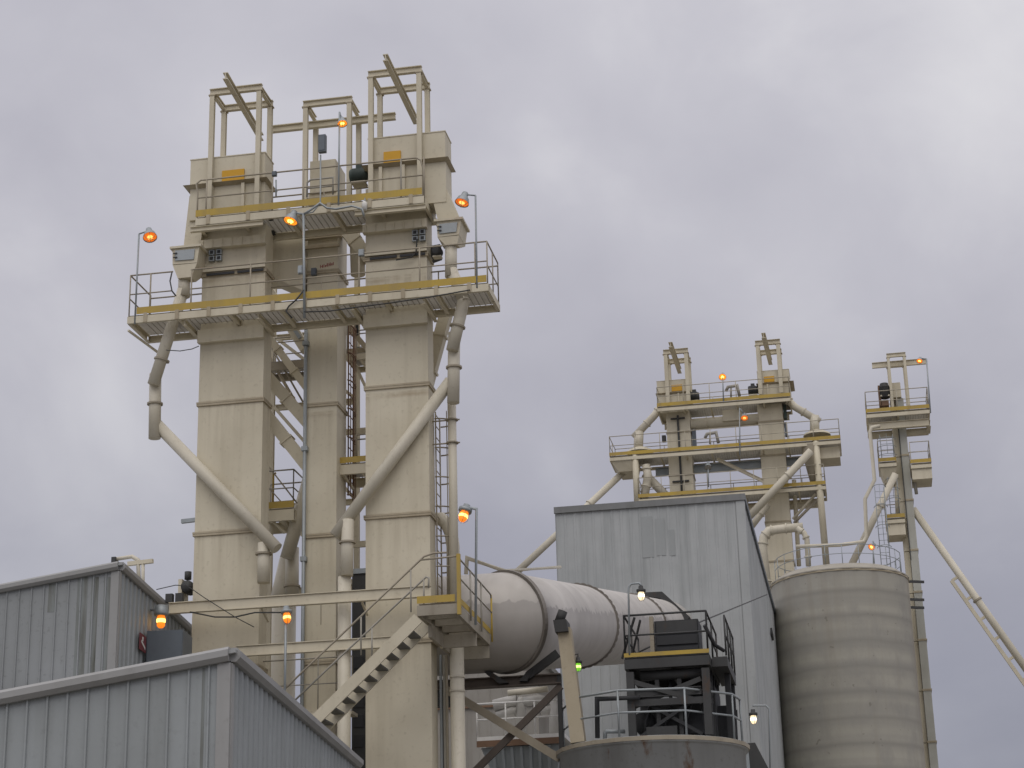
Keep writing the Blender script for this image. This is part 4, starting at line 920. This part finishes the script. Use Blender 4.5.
# ------------------------------------------------------------------ dark screening tower on its tank
YK = 48.7; kc = W(652, 742, YK); Rk = 92.5*mpp(kc); zk = ZW(652, 735.5, YK-Rk)
tk = thing('concrete_tank', 'stained grey round tank with rusty rim at the bottom centre', 'tank', (kc.x, YK, 0))
M().lathe((kc.x, YK, 0), [(Rk, 0), (Rk, zk-.15), (Rk+.07, zk-.149), (Rk+.07, zk), (0, zk+.1)], 72, smooth=True).build('shell', TANKM, tk)
m = M(); ring(m, (kc.x, YK, zk-.06), (0, 0, 1), Rk+.07, .04, .1); m.build('rim', BROWN, tk)
arc = [Vector((kc.x+Rk*.97*math.cos(a), YK+Rk*.97*math.sin(a), zk+.03)) for a in [R(d) for d in range(180, 361, 30)]]
arc = [Vector((kc.x+Rk*.97*math.cos(R(d)), YK+Rk*.97*math.sin(R(d)), zk+.03)) for d in (178, 222, 256, 298, 340, 362)]
guardrail(tk, arc, GALV, 1.12, 5, .03)
M().tube([W(597.5, 738, 46.9), W(597, 699, 46.9), W(640, 697.5, 46.9)], .06, 8).build('black_pipe', BLACK, tk)
M().tube([W(605, 740, 47.6), W(605, 733, 47.6), W(607, 731.5, 47.6), W(625, 731.5, 47.6)], .05, 8).build('bent_pipe', GALV, tk)
rf2 = thing('lean_to_roof', 'small dark lean-to roof right of the round tank', 'roof', W(755, 768, 60))
M().prism([W(738, 744, 60), W(755, 742.5, 60), W(772, 775, 60), W(752, 775, 60)], (0, 2, 0)).build('roof_panel', DARK, rf2); M().prism([W(738, 746, 59.95), W(748, 745.5, 59.95), W(752, 790, 59.95), W(740, 790, 59.95)], (0, 1.5, 0)).build('wall_panel', GALV, rf2)
YD0, YD1 = 46.95, 50.0
xa, xb = XW(624, 656, YD0), XW(709, 650, YD0); zdk = ZW(660, 655.5, YD0)
dt = platform('screen_tower', 'black grimy steel tower with railed top deck standing on the round tank', xa, xb, YD0, YD1, zdk, cat='machine tower', toes='f', rails='frl', framemat=DARK, railmat=DARK, jstep=.9, beam=.24, rr=.027, toe=.1, grating=False)
for x in (xa+.12, xb-.12):
    for y in (YD0+.12, YD1-.15): M().ibeam((x, y, zk+.05), (x, y, zdk-.36), .19, .19, .03, (0, 1, 0)).build('column', DARK, dt)
M().tube([(xa+.35, YD0+.35, zdk-.42), (xb-.2, YD0+.35, zdk-.42)], .13, 14).build('screw_trough', DARK, dt)
zA, zB = zdk-.6, zk+.85
M().bar((xa+.2, YD0+.1, zA), (xb-.25, YD0+.1, zB), .08, .12).build('brace', DARK, dt); M().bar((xb-.25, YD0+.16, zA), (xa+.2, YD0+.16, zB), .08, .12).build('brace', DARK, dt)
M().ibeam((xa+.2, YD0+.13, (zA+zB)/2+.0), (xb-.25, YD0+.13, (zA+zB)/2), .12, .2, .02).build('girt', DARK, dt)
M().bar((xb-.1, YD0+.3, zA), (xb-.1, YD1-.3, zB), .1, .14).build('brace', DARK, dt); M().bar((xb-.1, YD0+.3, zB), (xb-.1, YD1-.3, zA), .1, .14).build('brace', DARK, dt)
M().ibeam((xb-.1, YD0+.3, (zA+zB)/2), (xb-.1, YD1-.3, (zA+zB)/2), .12, .2, .02).build('girt', DARK, dt)
M().box(xa+.5, xb-.3, YD0+.7, YD1-.5, zk+.2, zk+1.02).build('screen_body', BLACK, dt)
M().box(xa+.45, xa+1.2, YD0+.15, YD0+.6, zk+.1, zk+.32).build('screen_cover', DARK, dt)
M().lathe((xa+.35, YD0+.9, zk+.5), [(0, -.3), (.28, -.3), (.28, .3), (0, .3)], 18, (0, 1, 0)).build('fan_casing', BLACK, dt)
M().box(xb-.75, xb-.1, YD0+1.6, YD1-.2, zk+.9, zdk-.5).build('chute_box', BLACK, dt)
M().box(xb-.06, xb-.01, YD0+1.2, YD1-.1, zk+.1, zdk-.6).build('side_screen', BLACK, dt)
M().box(xa+.25, xb-.15, YD1-.5, YD1-.42, zk+.1, zk+.95).build('back_panel', BLACK, dt)
for x in (xa+.75, xb-.8): M().box(x-.05, x+.05, YD0+.3, YD0+.4, zk+.05, zdk-.3).build('mullion', DARK, dt)
M().bar((xa+.05, YD0+.1, zk+.9), (xb-.02, YD0+.1, zk+.9), .1, .16).build('girt', DARK, dt)
M().box(xb+.02, xb+.4, YD0+.5, YD1+.3, zdk-.26, zdk-.02).build('side_walk', DARK, dt)
guardrail(dt, [(xb+.38, YD0+.5, zdk), (xb+.38, YD1+.3, zdk)], DARK, 1.0, .9, .027)
for x, y in ((xb+.3, YD1+.1), (xb+.3, YD0+1.6)): M().box(x-.07, x+.07, y-.07, y+.07, zk+.1, zdk-.27).build('column', BLACK, dt)
M().bar((xb+.3, YD0+1.7, zdk-.4), (xb+.3, YD1, zk+.4), .08, .12).build('brace', DARK, dt)
M().box(xb-.05, xb+.28, YD0+1.9, YD1-.1, zk+.1, zdk-1.0).build('drive_housing', BLACK, dt)
M().bar((xa-.1, YD0+.4, zdk+.05), (xa+.3, YD0+.05, zdk+1.0), .04, .05).build('ladder_rail', DARK, dt); M().bar((xa+.05, YD0+.9, zdk+.05), (xa+.4, YD0+.4, zdk+1.0), .04, .05).build('ladder_rail', DARK, dt)
M().tube([(xb-.1, YD0+.3, zdk+.75), (xb+.1, YD0+.6, zdk+.3), (xb+.3, YD0+.9, zdk+.2)], .05, 8).build('hose', BLACK, dt)
M().bar((xa+.3, YD0+.2, zk+.1), (xb-.3, YD0+.2, zA-.4), .06, .08).build('brace', BLACK, dt); M().bar((xb-.3, YD0+.24, zk+.1), (xa+.3, YD0+.24, zA-.4), .06, .08).build('brace', BLACK, dt)
for k in range(4): M().bar((xb-.05, YD0+.3+k*.7, zk+.1), (xb-.05, YD0+.9+k*.7, zdk-.3), .05, .07).build('brace', BLACK, dt)
for k in range(3): M().tube([(xa+.4+k*.5, YD0+.45, zk+.1), (xa+.4+k*.5, YD0+.45, zk+.5), (xa+.55+k*.5, YD0+.5, zk+.9), (xa+.55+k*.5, YD0+.6, zdk-.3)], .045, 8).build('hose', BLACK, dt)
M().box(xa-.02, xb+.4, YD1+.05, YD1+.12, zk+.9, zk+1.1).build('girt', BLACK, dt)
scr = thing('louvre_panel', 'dark slatted machine housing standing on the deck of the black tower', 'machine', W(676, 648, YD0+.6))
x0, x1 = XW(655, 640, YD0+.6), XW(699, 640, YD0+.6); z0, z1 = zdk+.02, ZW(676, 620, YD0+.6)
M().box(x0, x1, YD0+.6, YD0+1.6, z0, z1).build('body', BLACK, scr); M().box(x0-.12, x0-.02, YD0+.55, YD0+.75, z0, z1+.12).build('side_post', BROWN, scr)
for t0, t1, mt in ((.02, .3, BLACK), (.36, .6, BLACK), (.66, .97, GALV)): M().box(x0+.05, x1-.03, YD0+.55, YD0+.596, z0+(z1-z0)*t0, z0+(z1-z0)*t1).build('slat', DARK if mt is GALV else BLACK, scr)
jar_lamp('white lit jar lamp on a hooked pole at the left of the black tower deck', 641.3, 596, YD0, [(641.3, 586), (639, 583), (631, 584), (628.5, 588), (629.5, 655)], .21, .075, mats=(WLENS, WBULB), pr=.026, polemat=GALV, capmat=DARK)
jar_lamp('white lit jar lamp on a hooked pole in front of the concrete silo', 753.5, 719.5, 58, [(752.5, 706), (754, 705.5), (766, 705.5), (769, 709), (770.5, 790)], .25, .085, mats=(WLENS, WBULB), pr=.026, polemat=GALV, capmat=DARK)
tag(M().tube([W(633, 655, 47.2), W(700, 622, 55), W(767, 594.5, 80)], .022, 6).build('guy_wire', DARK), 'grey guy wire rising from the black tower towards the silo', 'wire')

# ------------------------------------------------------------------ concrete silo
YS_ = 106.0; sc = W(844.5, 650, YS_); Rs = 68.6*mpp(W(843, 640, YS_)); zr = ZW(838, 568.5, YS_-Rs)
sl = thing('concrete_silo', 'tall round concrete silo with darker horizontal pour bands', 'silo', (sc.x, YS_, 0))
prof = [(Rs, 0)]; z = .7

M().lathe((sc.x, YS_, 0), prof+[(Rs, zr-.02)], 96, smooth=True).build('shell', CONC, sl)
SCAP = worn('weathered_roof_concrete', (.38, .355, .30), (.28, .255, .21), .4, .5, .85)
M().lathe((sc.x, YS_, 0), [(Rs+.06, zr-.02), (Rs+.06, zr+.04), (Rs-.5, zr+.4), (0, zr+.75)], 96, smooth=False).build('roof_cap', SCAP, sl)
m = M(); ring(m, (sc.x, YS_, zr-.06), (0, 0, 1), Rs+.01, .05, .1); m.build('rim_band', FLANGE, sl)
arc = [Vector((sc.x+(Rs-.3)*math.cos(R(d)), YS_+(Rs-.3)*math.sin(R(d)), zr+.35)) for d in range(-170, 11, 15)]
guardrail(sl, [Vector((sc.x+(Rs-.3)*math.cos(R(d)), YS_+(Rs-.3)*math.sin(R(d)), zr+.35)) for d in range(10, 172, 14)], GALV, 1.05, 9, .022)
guardrail(sl, [Vector((sc.x+(Rs-.3)*math.cos(R(d)), YS_+(Rs-.3)*math.sin(R(d)), zr+.35)) for d in range(-175, 11, 15)], GALV, 1.05, 9, .022)
cage_ladder('thin grey caged ladder rising above the silo roof', 879, 487, 568, YS_, .5, GALV, True, 548, .35, 1.15, .7, side=0, group='ladders of the far towers')

# ------------------------------------------------------------------ far twin towers
YF, YFP = 116.0, 114.8
G2 = 'elevator towers of the far pair'
def far_tower(label, pxl, pxr, pyr, heads, flanges, plate, ybase=0):
    x0, x1 = XW(pxl, pyr, YF), XW(pxr, pyr, YF); cx = (pxl+pxr)/2
    zs = sorted([ZW(cx, y, YF) for y in flanges]); st = zs[1]-zs[0]; base = []
    k = zs[0]-st*1.3
    while k > 1: base.insert(0, k); k -= st*1.3
    T = elevator(label, x0, x1, YF, YF+1.5, [0]+base+zs, G2)
    (hl, hr, yt, yl, yb) = heads
    pl = (XW(plate[0], plate[1], YF-.3), XW(plate[2], plate[1], YF-.3), YF-.35, YF-.304, ZW(plate[0], plate[3], YF-.3), ZW(plate[0], plate[1], YF-.3))
    c2 = (hl+hr)/2
    head(T, XW(hl, yt, YF-.3), XW(hr, yt, YF-.3), YF-.3, YF+1.6, ZW(c2, yb, YF-.3), ZW(c2, yl, YF-.3), ZW(c2, yt, YF-.3), pl, lip=(.1, .25, .12))
    return T, x0, x1
T4, f0, f1 = far_tower('left tower of the far pair rising behind the tall building', 667.2, 691, 440, (656.5, 686, 380.5, 393.5, 412), (475, 432, 411), (671.5, 385.5, 682, 391.5))
m = M(); xm = (f0+f1)/2; m.tube([(xm, YF-.1, ZW(677, 520, YF)), (xm, YF-.1, ZW(677, 416, YF))], .07, 6); m.tube([(xm-.45, YF-.1, ZW(677, 419, YF)), (xm+.45, YF-.1, ZW(677, 419, YF))], .06, 6); m.tube([(xm-.55, YF-.1, ZW(677, 482, YF)), (xm+.5, YF-.1, ZW(677, 482, YF))], .06, 6); m.build('conduit', DARK, T4)
M().box(f1+.06, f1+.3, YF+.2, YF+.6, ZW(690, 447, YF), ZW(690, 428, YF)).build('belt_guard', BLUEG, T4)
M().box(f0-.35, f0-.1, YF+.2, YF+.5, ZW(667, 440, YF), ZW(667, 434, YF)).build('switch_box', DARK, T4)
T5, g0, g1 = far_tower('right tower of the far pair standing beside the silo', 759.5, 784.5, 440, (756.8, 788.8, 370.5, 383.5, 402), (522, 492, 455, 421, 400), (763.8, 377, 774.2, 382.5))
M().box(g1+.05, g1+.25, YF+.2, YF+.7, ZW(786, 417, YF), ZW(786, 404, YF)).build('belt_guard', MOTOR, T5); M().box(g1+.05, g1+.22, YF+.2, YF+.7, ZW(786, 434, YF), ZW(786, 421, YF)).build('belt_guard', BLUEG, T5)
for lab, px, py, pb, mo in (('pale hoist frame over the left tower of the far pair', (665.4, 685.8), 351.5, 405, ((671.8, 345), (679.3, 368))), ('pale hoist frame over the right tower of the far pair', (757.3, 777.8), 342.5, 395, ((764, 335.5), (770.2, 359.7)))):
    ya_, yb_ = YF-.45, YF+1.4; xa, xb = XW(px[0], py, ya_), XW(px[1], py, ya_); zt = ZW(sum(px)/2, py, ya_)
    m0, m1 = W(*mo[0], YF-1.6), W(*mo[1], YF+2.4)
    hoist_frame(lab, (xa, xb), (ya_, yb_), ZW(px[0], pb, ya_), zt, ((m0.x, YF-2.6, zt-.28), (m1.x, YF+2.6, zt-.28)), 'hoist frames of the far towers', w=.24, bh=.3, monoh=.34)
def far_plat(label, pl, pr, pytoe, y0, y1, rails='flbr', beam=.2, group='platforms of the far elevator pair', box=True):
    x0, x1 = XW(pl[0], pl[1], y0), XW(pr[0], pr[1], y0); z = (ZW(*pl, y0)+ZW(*pr, y0))/2-.15
    o = platform('service_platform', label, x0, x1, y0, y1, z, toes='flr', rails=rails, group=group, beam=beam, railmat=RAILC, rr=.026, jstep=1.6, toe=.22, gap=.12, railh=1.27)
    return o, x0, x1, z
P4, a0, a1, zz = far_plat('topmost platform of the far pair joining both heads', (657, 404.5), (790, 393.5), 0, YFP, 117.6)
M().ibeam((a0+.2, 117.0, zz-.65), (a1-.2, 117.0, zz-.65), .2, .4, .03).build('girder', CREAM, P4)
o = thing('screw_conveyor', 'cream round conveyor tube joining the two far towers under their top platform', 'conveyor', W(722, 425, YF))
ca, cb_ = W(691, 424.5, YF+.3), W(759, 417.5, YF+.3); cb_.z = ca.z
M().tube([ca, cb_], .36, 18).build('tube_body', CREAM, o); M().box(lerp(ca, cb_, .5).x-.1, lerp(ca, cb_, .5).x+1.1, YF-.2, YF+.8, ca.z-.1, ca.z+.6).build('gear_box', CREAM, o)
m = M(); ring(m, lerp(ca, cb_, .23), (1, 0, 0), .36, .05, .06); m.build('tube_flange', CREAM, o)
P5, a0, a1, zz = far_plat('longest middle platform of the far pair with box ends over the spouts', (609.5, 455.8), (840, 434), 0, YFP, 117.6)
M().ibeam((XW(655, 460, 116.8), 116.8, zz-.7), (XW(800, 447, 116.8), 116.8, zz-.7), .3, .5, .03).build('girder', GALV, P5)
M().hull([(a0+.1, YFP+.1, zz-.36), (a0+1.6, YFP+.1, zz-.36), (a0+1.6, 117.4, zz-.36), (a0+.1, 117.4, zz-.36)], [(a0+.5, YFP+.4, zz-.95), (a0+1.5, YFP+.4, zz-.95), (a0+1.5, 117.1, zz-.95), (a0+.5, 117.1, zz-.95)]).build('end_hopper', CREAM, P5)
M().box(a1-2.1, a1-.1, YFP+.5, 117.2, zz-1.05, zz-.36).build('end_box', CREAM, P5)
P6, a0, a1, zz = far_plat('lowest platform of the far pair just above the building roof line', (638.5, 499), (825, 478), 0, YFP, 117.6)
M().ibeam((a0+.2, 117.0, zz-.65), (a1-.2, 117.0, zz-.65), .2, .4, .03).build('girder', CREAM, P6)
m = M(); q0, q1 = W(717, 459, YF), W(763, 481, YF); tag(m.ibeam(q0, q1, .16, .2, .02).build('diagonal_brace', CREAM), 'diagonal cream brace between the platforms of the far pair', 'brace')
def far_pipe(label, pts, r, Y, name='spout_pipe', ringed=True, group='spout pipes of the far pair', mat=None):
    pp = [W(p[0], p[1], p[2] if len(p) > 2 else Y) for p in pts]; o = thing(name, label, 'pipe', min(pp, key=lambda v: v.z), group)
    M().tube(pp, r, 12).build('pipe_section', mat or PIPE, o)
    if ringed:
        for i in range(len(pp)-1):
            c = lerp(pp[i], pp[i+1], .35); m = M(); ring(m, c, pp[i+1]-pp[i], r, .06, .07); m.build('clamp_ring', mat or PIPE, o)
    return o
far_pipe('spout from the left head of the far pair down to a dome on the platform', [(660, 408), (654, 416), (633.8, 437.5)], .24, YF)
far_pipe('short vertical stub of the left far spout standing on the dome', [(639, 432), (638.3, 449)], .3, YF, ringed=False)
far_pipe('spout from the right head of the far pair down to a dome on the platform', [(786, 398), (795, 407), (819.5, 421.5)], .23, YF)
far_pipe('short vertical stub of the right far spout standing on the dome', [(814.5, 416), (814.8, 433)], .3, YF, ringed=False)
for lab, px, py in (('shallow dome cover on the left end of the far middle platform', 640, 453), ('shallow dome cover on the right end of the far middle platform', 817, 436)):
    c = W(px, py, YF); tag(M().lathe(c, [(.85, 0), (.8, .12), (.35, .34), (0, .36)], 28).build('dome_cover', CREAM), lab, 'dome', 'dome covers of the far platform')
far_pipe('long thin spout pipe dropping left from the far platform behind the building', [(628, 468), (516, 573, 113)], .22, YF)
far_pipe('long spout pipe slanting left from the right end of the far platform across the tower', [(811, 451), (745, 521)], .24, 114.4)
far_pipe('lower parallel spout pipe ending at the building corner beside the far tower', [(768, 505), (748, 531)], .2, 115.5)
far_pipe('vertical cream pipe with elbow beside the left tower of the far pair', [(646, 465), (648, 476), (643, 505)], .26, 115.2)
far_pipe('slanting cream pipe below the left end of the far middle platform', [(645, 474), (668, 498)], .28, 116.2, ringed=False)
far_pipe('tall cream support leg under the right end of the far platforms', [(815.5, 440), (826.5, 565)], .21, 115.0, 'support_column', False, 'support legs of the far platforms', CREAM)
far_pipe('thin support leg just right of the right tower of the far pair', [(794, 480), (799, 566)], .14, 117.0, 'support_column', False, 'support legs of the far platforms', CREAM)
far_pipe('support leg under the left end of the far platforms', [(635, 452), (637.5, 508)], .2, 115.0, 'support_column', False, 'support legs of the far platforms', CREAM)
far_pipe('upper of two thin braces right of the right tower of the far pair', [(816, 494), (793, 519)], .09, 116.0, 'diagonal_brace', False, 'thin braces of the far pair', CREAM)
far_pipe('lower of two thin braces right of the right tower of the far pair', [(819, 498), (794, 523)], .09, 116.0, 'diagonal_brace', False, 'thin braces of the far pair', BROWN)
far_pipe('pale riser pipe with a bend beside the silo roof in front of the far tower', [(768.5, 600), (762.5, 547), (764, 537), (769, 531), (777, 529.5), (803, 527)], .27, 112)
far_pipe('smaller bent pipe rising from the silo roof beside the far tower', [(808.5, 566), (807, 540), (804, 533), (797, 528)], .16, 111)
far_pipe('thin level pipe running above the silo roof to the slim tower', [(796, 546.5), (840, 545), (864, 541.5), (866.5, 537), (865, 499), (874.5, 480), (870, 432), (872, 427.5), (880, 426)], .105, 108, 'gas_line', False, 'gas lines above the silo')
c = W(812, 466, 115.3); tag(M().lathe(c, [(.55, 1.3), (.5, .6), (.2, -1.0), (0, -1.0)], 20).build('cone_hopper', BROWN), 'brownish cone hopper under the right end of the far platform', 'hopper')
for lab, px, py, pole, ax_, lit in (('tiny orange lamp on a pole on the top platform of the far pair', 722.5, 377, [(722.5, 373), (723.5, 401)], (0, -.6, -.6), True), ('tiny orange lamp under the top platform of the far pair', 744.5, 418, [(739.5, 408), (740, 455)], (0, -.5, -.8), True), ('tiny unlit lamp on the lowest platform rail of the far pair', 708, 467.5, [(708, 463.5), (708.5, 487)], (0, -.5, -.8), False)):
    bell_lamp(lab, px, py, YFP-.1, pole, ax_, .23, lit, pr=.04, group='small lamps on the far towers')
for lab, px, py in (('hooped grab rail on the top platform of the far pair', 733, 393), ('hooped grab rail on the middle platform of the far pair', 712, 440)):
    a = W(px-5, py-3, YF-.6); b = W(px+6, py+5, YF-.6); m = M(); m.tube([W(px-7, py-2, YF-.6), W(px-5, py-6, YF-.6), W(px+4, py-7.5, YF-.6), W(px+6.5, py+3, YF-.6)], .1, 8); m.tube([W(px-2, py-6.5, YF-.6), W(px-2, py+4, YF-.6)], .06, 6)
    tag(m.build('grab_rail', RAILG), lab, 'rail', 'hooped grab rails of the far platforms')
motor('small dark drive motor beside the left head of the far pair', 694.5, 396.5, YF, .3, .6, (1, 0, 0), 'drive motors of the far towers', DARK)
motor('small dark drive motor beside the right head of the far pair', 753, 390.5, YF, .3, .6, (1, 0, 0), 'drive motors of the far towers', DARK)

# ------------------------------------------------------------------ slim tower at right
Y6 = 110.0
xa, xb = XW(908.6, 600, Y6), XW(922.6, 600, Y6); cx = 903
zs = [ZW(925, 742, Y6), ZW(921, 690, Y6), ZW(917, 640, Y6), ZW(913, 592, Y6), ZW(910, 550, Y6), ZW(906, 500, Y6), ZW(904, 455, Y6), ZW(902, 398, Y6)]
GREYP = worn('grey_green_paint', (.42, .42, .37), (.26, .25, .2), .4, .5)
xs_ = xa+(xb-xa)*.42
T6 = elevator('slim twin cased elevator tower at far right beside the silo', xs_+.01, xb, Y6, Y6+1.1, [0, zs[0]-3]+zs, 'slim tower at right', GREYP)
zz6 = [0, zs[0]-3]+zs
for a, b in zip(zz6, zz6[1:]): M().box(xa, xs_-.01, Y6+.35, Y6+1.0, a+.02, b-.02).build('casing_section', CREAM, T6)
for t in (.40,): M().box(xa+(xb-xa)*t, xa+(xb-xa)*t+.05, Y6-.06, Y6-.002, ZW(910, 560, Y6), ZW(902, 410, Y6)).build('conduit', DARK, T6)
M().box(xa+.05, xb-.1, Y6-.2, Y6+1.2, ZW(900, 398, Y6)+.004, ZW(898, 383.5, Y6)).build('head_hood', CREAM, T6)
motor('dark vertical drive motor on the top deck of the slim tower', 884.5, 391, Y6-.4, .3, .9, (0, 0, 1), 'drive motors of the far towers', DARK)
tag(M().box(XW(878.5, 396, Y6-.4), XW(881, 396, Y6-.4), Y6-.5, Y6+.1, ZW(880, 408, Y6), ZW(880, 388, Y6)).box(XW(881.2, 404, Y6-.4), XW(889, 404, Y6-.4), Y6-.5, Y6+.1, ZW(885, 408, Y6), ZW(885, 402.5, Y6)).build('motor_stand', RUST), 'rusty angle stand carrying the motor on the slim tower', 'stand')
ya_, yb_ = Y6-.5, Y6+1.4; xl, xr = XW(888, 356, ya_), XW(904.2, 356, ya_); zt = ZW(896, 355, ya_); mz = ZW(899, 363.5, Y6+.2)
hoist_frame('pale hoist frame with a long level monorail on top of the slim tower', (xl, xr), (ya_, yb_), ZW(896, 408, ya_), zt, ((XW(872, 365, Y6+.2), Y6+.2, mz), (XW(926, 361, Y6+.2), Y6+.2, mz)), 'hoist frames of the far towers', w=.15, bh=.24, monoh=.34)
P7, a0, a1, zz = far_plat('top platform of the slim tower with yellow toe board', (866, 409.8), (929.3, 405.7), 0, Y6-1.0, Y6+1.7, group='platforms of the slim tower')
M().ibeam((a0+.1, Y6-.6, zz-.75), (a1-.1, Y6-.6, zz-.75), .2, .42, .03).build('girder', CREAM, P7); M().ibeam((a0+.1, Y6+1.2, zz-.75), (a1-.1, Y6+1.2, zz-.75), .2, .42, .03).build('girder', CREAM, P7)
for x in (a0+.1, a1-.1): M().ibeam((x, Y6-.45, zz-.75), (x, Y6+1.05, zz-.75), .2, .4, .03).build('girder', CREAM, P7)
bell_lamp('small orange lamp on a tall pole at the top right of the slim tower', 919.5, 361, Y6-1.0, [(926.5, 359), (930.5, 413)], (-.2, -.5, -.85), .18, True, pr=.04, group='small lamps on the far towers')
P8, a0, a1, zz = far_plat('right hand middle landing of the slim tower', (910.5, 461), (931, 459), 0, Y6-.6, Y6+1.5, group='platforms of the slim tower', rails='fbr')
M().box(a0+.02, a1-.02, Y6-.5, Y6+1.4, zz-.95, zz-.36).build('under_box', CREAM, P8)
P9, a0, a1, zz = far_plat('left hand middle landing of the slim tower with a hopper below', (878.5, 459.5), (896, 458), 0, Y6-.6, Y6+1.5, group='platforms of the slim tower', rails='fl')
M().hull([(a0+.05, Y6-.5, zz-.36), (a1, Y6-.5, zz-.36), (a1, Y6+1.3, zz-.36), (a0+.05, Y6+1.3, zz-.36)], [(a0+.25, Y6-.1, zz-1.15), (a1-.15, Y6-.1, zz-1.15), (a1-.15, Y6+.9, zz-1.15), (a0+.25, Y6+.9, zz-1.15)]).build('hopper', CREAM, P9)
P10, a0, a1, zz = far_plat('lower left landing of the slim tower above the silo roof', (885.5, 516), (904.5, 514), 0, Y6-.6, Y6+1.3, group='platforms of the slim tower', rails='bl')
M().box(a0+.02, a1-.02, Y6-.5, Y6+1.2, zz-1.0, zz-.36).build('under_box', CREAM, P10)
cage_ladder('pale caged ladder above the left middle landing of the slim tower', 886, 436, 458, Y6-.5, .7, GALV, True, 456, .35, .5, .5, side=0, group='ladders of the far towers')
cage_ladder('pale ladder between the two left landings of the slim tower', 892, 478, 516, Y6-.3, .5, GALV, True, 500, .35, .6, .5, side=0, group='ladders of the far towers')
far_pipe('slanting spout pipe from the slim tower down to the silo roof', [(895.5, 474), (851, 566)], .2, 108.8, group='pipes of the slim tower')
far_pipe('thin vertical post on the left flank of the slim tower', [(896, 480), (897.5, 514)], .12, 110.5, 'support_column', False, 'pipes of the slim tower', CREAM)
far_pipe('thin hanger post under the right landing of the slim tower', [(913.5, 474), (916.5, 494)], .1, 110.2, 'support_column', False, 'pipes of the slim tower', RAILG)
o = thing('standoff_bracket', 'dark standoff brackets tying the slim tower to the silo', 'bracket', W(910, 600, 108.5))
for y in (580, 598, 606): p = W(906, y, 108.5); M().bar(p-Vector((.3, -.2, 0)), p+Vector((1.0, .8, 0)), .1, .14).build('arm', DARK, o)
inc = thing('inclined_conveyor', 'long pipe conveyor with ladder like truss descending to the right edge', 'conveyor', W(1030, 676, Y6))
p0, p1 = W(913, 509, Y6+.4), W(1075, 738, Y6+.4); M().tube([p0, p1], .21, 14).build('pipe_section', PIPE, inc)
m = M(); ring(m, lerp(p0, p1, .41), p1-p0, .21, .06, .1); m.build('clamp_ring', BROWN, inc)
dd = (p1-p0).normalized(); q0 = W(951.5, 580.5, Y6+.4); q1 = q0+dd*11; M().bar(q0, q1, .16, .2).build('truss_chord', CREAM, inc)
pp = p0+dd*((q0-p0).dot(dd)); hv = q0-pp
for k in range(9):
    a = q0+dd*(k*1.35+.02); M().bar(a-hv*.03, a-hv*.93, .13, .15).build('truss_rung', CREAM, inc)
lampS = bell_lamp('dim orange lamp on the silo roof rail beside the caged ladder', 871.5, 547, YS_-.5, [(873, 541), (873.5, 568)], (-.5, -.6, -.5), .2, True, pr=.035, group='small lamps on the far towers')

# ------------------------------------------------------------------ sky and light
w = bpy.data.worlds.new('World'); scene.world = w; w.use_nodes = True; nt = w.node_tree
bg = nt.nodes['Background']; sky = nt.nodes.new('ShaderNodeTexSky'); sky.sky_type = 'NISHITA'; sky.sun_disc = False
SE, SAZ = R(52), R(172)                 # sun height; compass bearing clockwise from +Y (behind the viewer, left)
sky.sun_elevation = SE; sky.sun_rotation = SAZ
tc = nt.nodes.new('ShaderNodeTexCoord'); sp = nt.nodes.new('ShaderNodeSeparateXYZ'); nt.links.new(tc.outputs['Generated'], sp.inputs[0])
def wnoise(scale, detail, loc, sc=(1, 1, 2.2), rough=.5, dist=.0):
    mp = nt.nodes.new('ShaderNodeMapping'); mp.inputs['Scale'].default_value = sc; mp.inputs['Location'].default_value = loc
    n = nt.nodes.new('ShaderNodeTexNoise'); n.inputs['Scale'].default_value = scale; n.inputs['Detail'].default_value = detail; n.inputs['Roughness'].default_value = rough; n.inputs['Distortion'].default_value = dist
    nt.links.new(tc.outputs['Generated'], mp.inputs['Vector']); nt.links.new(mp.outputs['Vector'], n.inputs['Vector']); return n.outputs['Fac']
SKY1 = (5.1, .2, 2.4)
big = wnoise(2.6, 2, SKY1, (1, 1, 1.5), .5, .2); fine_ = wnoise(7.5, 6, (3.1, .4, 1.7), (1, 1, 1.3), .5, .25)
cl = ramp(nt, mix(nt, .42, big, fine_), [(.37, (4.85, 4.8, 5.4)), (.5, (5.7, 5.65, 6.2)), (.63, (7.2, 7.15, 7.5))])
el = ramp(nt, sp.outputs['Z'], [(.0, (.38, .385, .43)), (.17, (.55, .555, .60)), (.36, (.95, .94, .94)), (.5, (1.05, 1.04, 1.03)), (1, (1.75, 1.7, 1.62))])
cloud = mix(nt, 1.0, cl, el, 'MULTIPLY')
back = nt.nodes.new('ShaderNodeMapRange'); nt.links.new(sp.outputs['Y'], back.inputs['Value']); back.inputs['From Min'].default_value = .55; back.inputs['From Max'].default_value = -.6; back.inputs['To Min'].default_value = 1; back.inputs['To Max'].default_value = 1.35
cloud = mix(nt, 1.0, cloud, back.outputs[0], 'MULTIPLY')
nt.links.new(mix(nt, .94, sky.outputs[0], cloud), bg.inputs['Color']); bg.inputs['Strength'].default_value = .1
sd = bpy.data.lights.new('sun', 'SUN'); sd.energy = .6; sd.angle = R(50); sd.color = (1.0, .95, .84)
so = bpy.data.objects.new('sun', sd); COL.objects.link(so)
v = Vector((math.sin(SAZ)*math.cos(SE), math.cos(SAZ)*math.cos(SE), math.sin(SE)))
so.rotation_euler = (-v).to_track_quat('-Z', 'Y').to_euler(); so.location = (0, 0, 60)
scene.view_settings.view_transform = 'Standard'; scene.view_settings.look = 'None'; scene.view_settings.exposure = 0; scene.view_settings.gamma = 1
scene.cycles.use_denoising = True; scene.cycles.max_bounces = 6
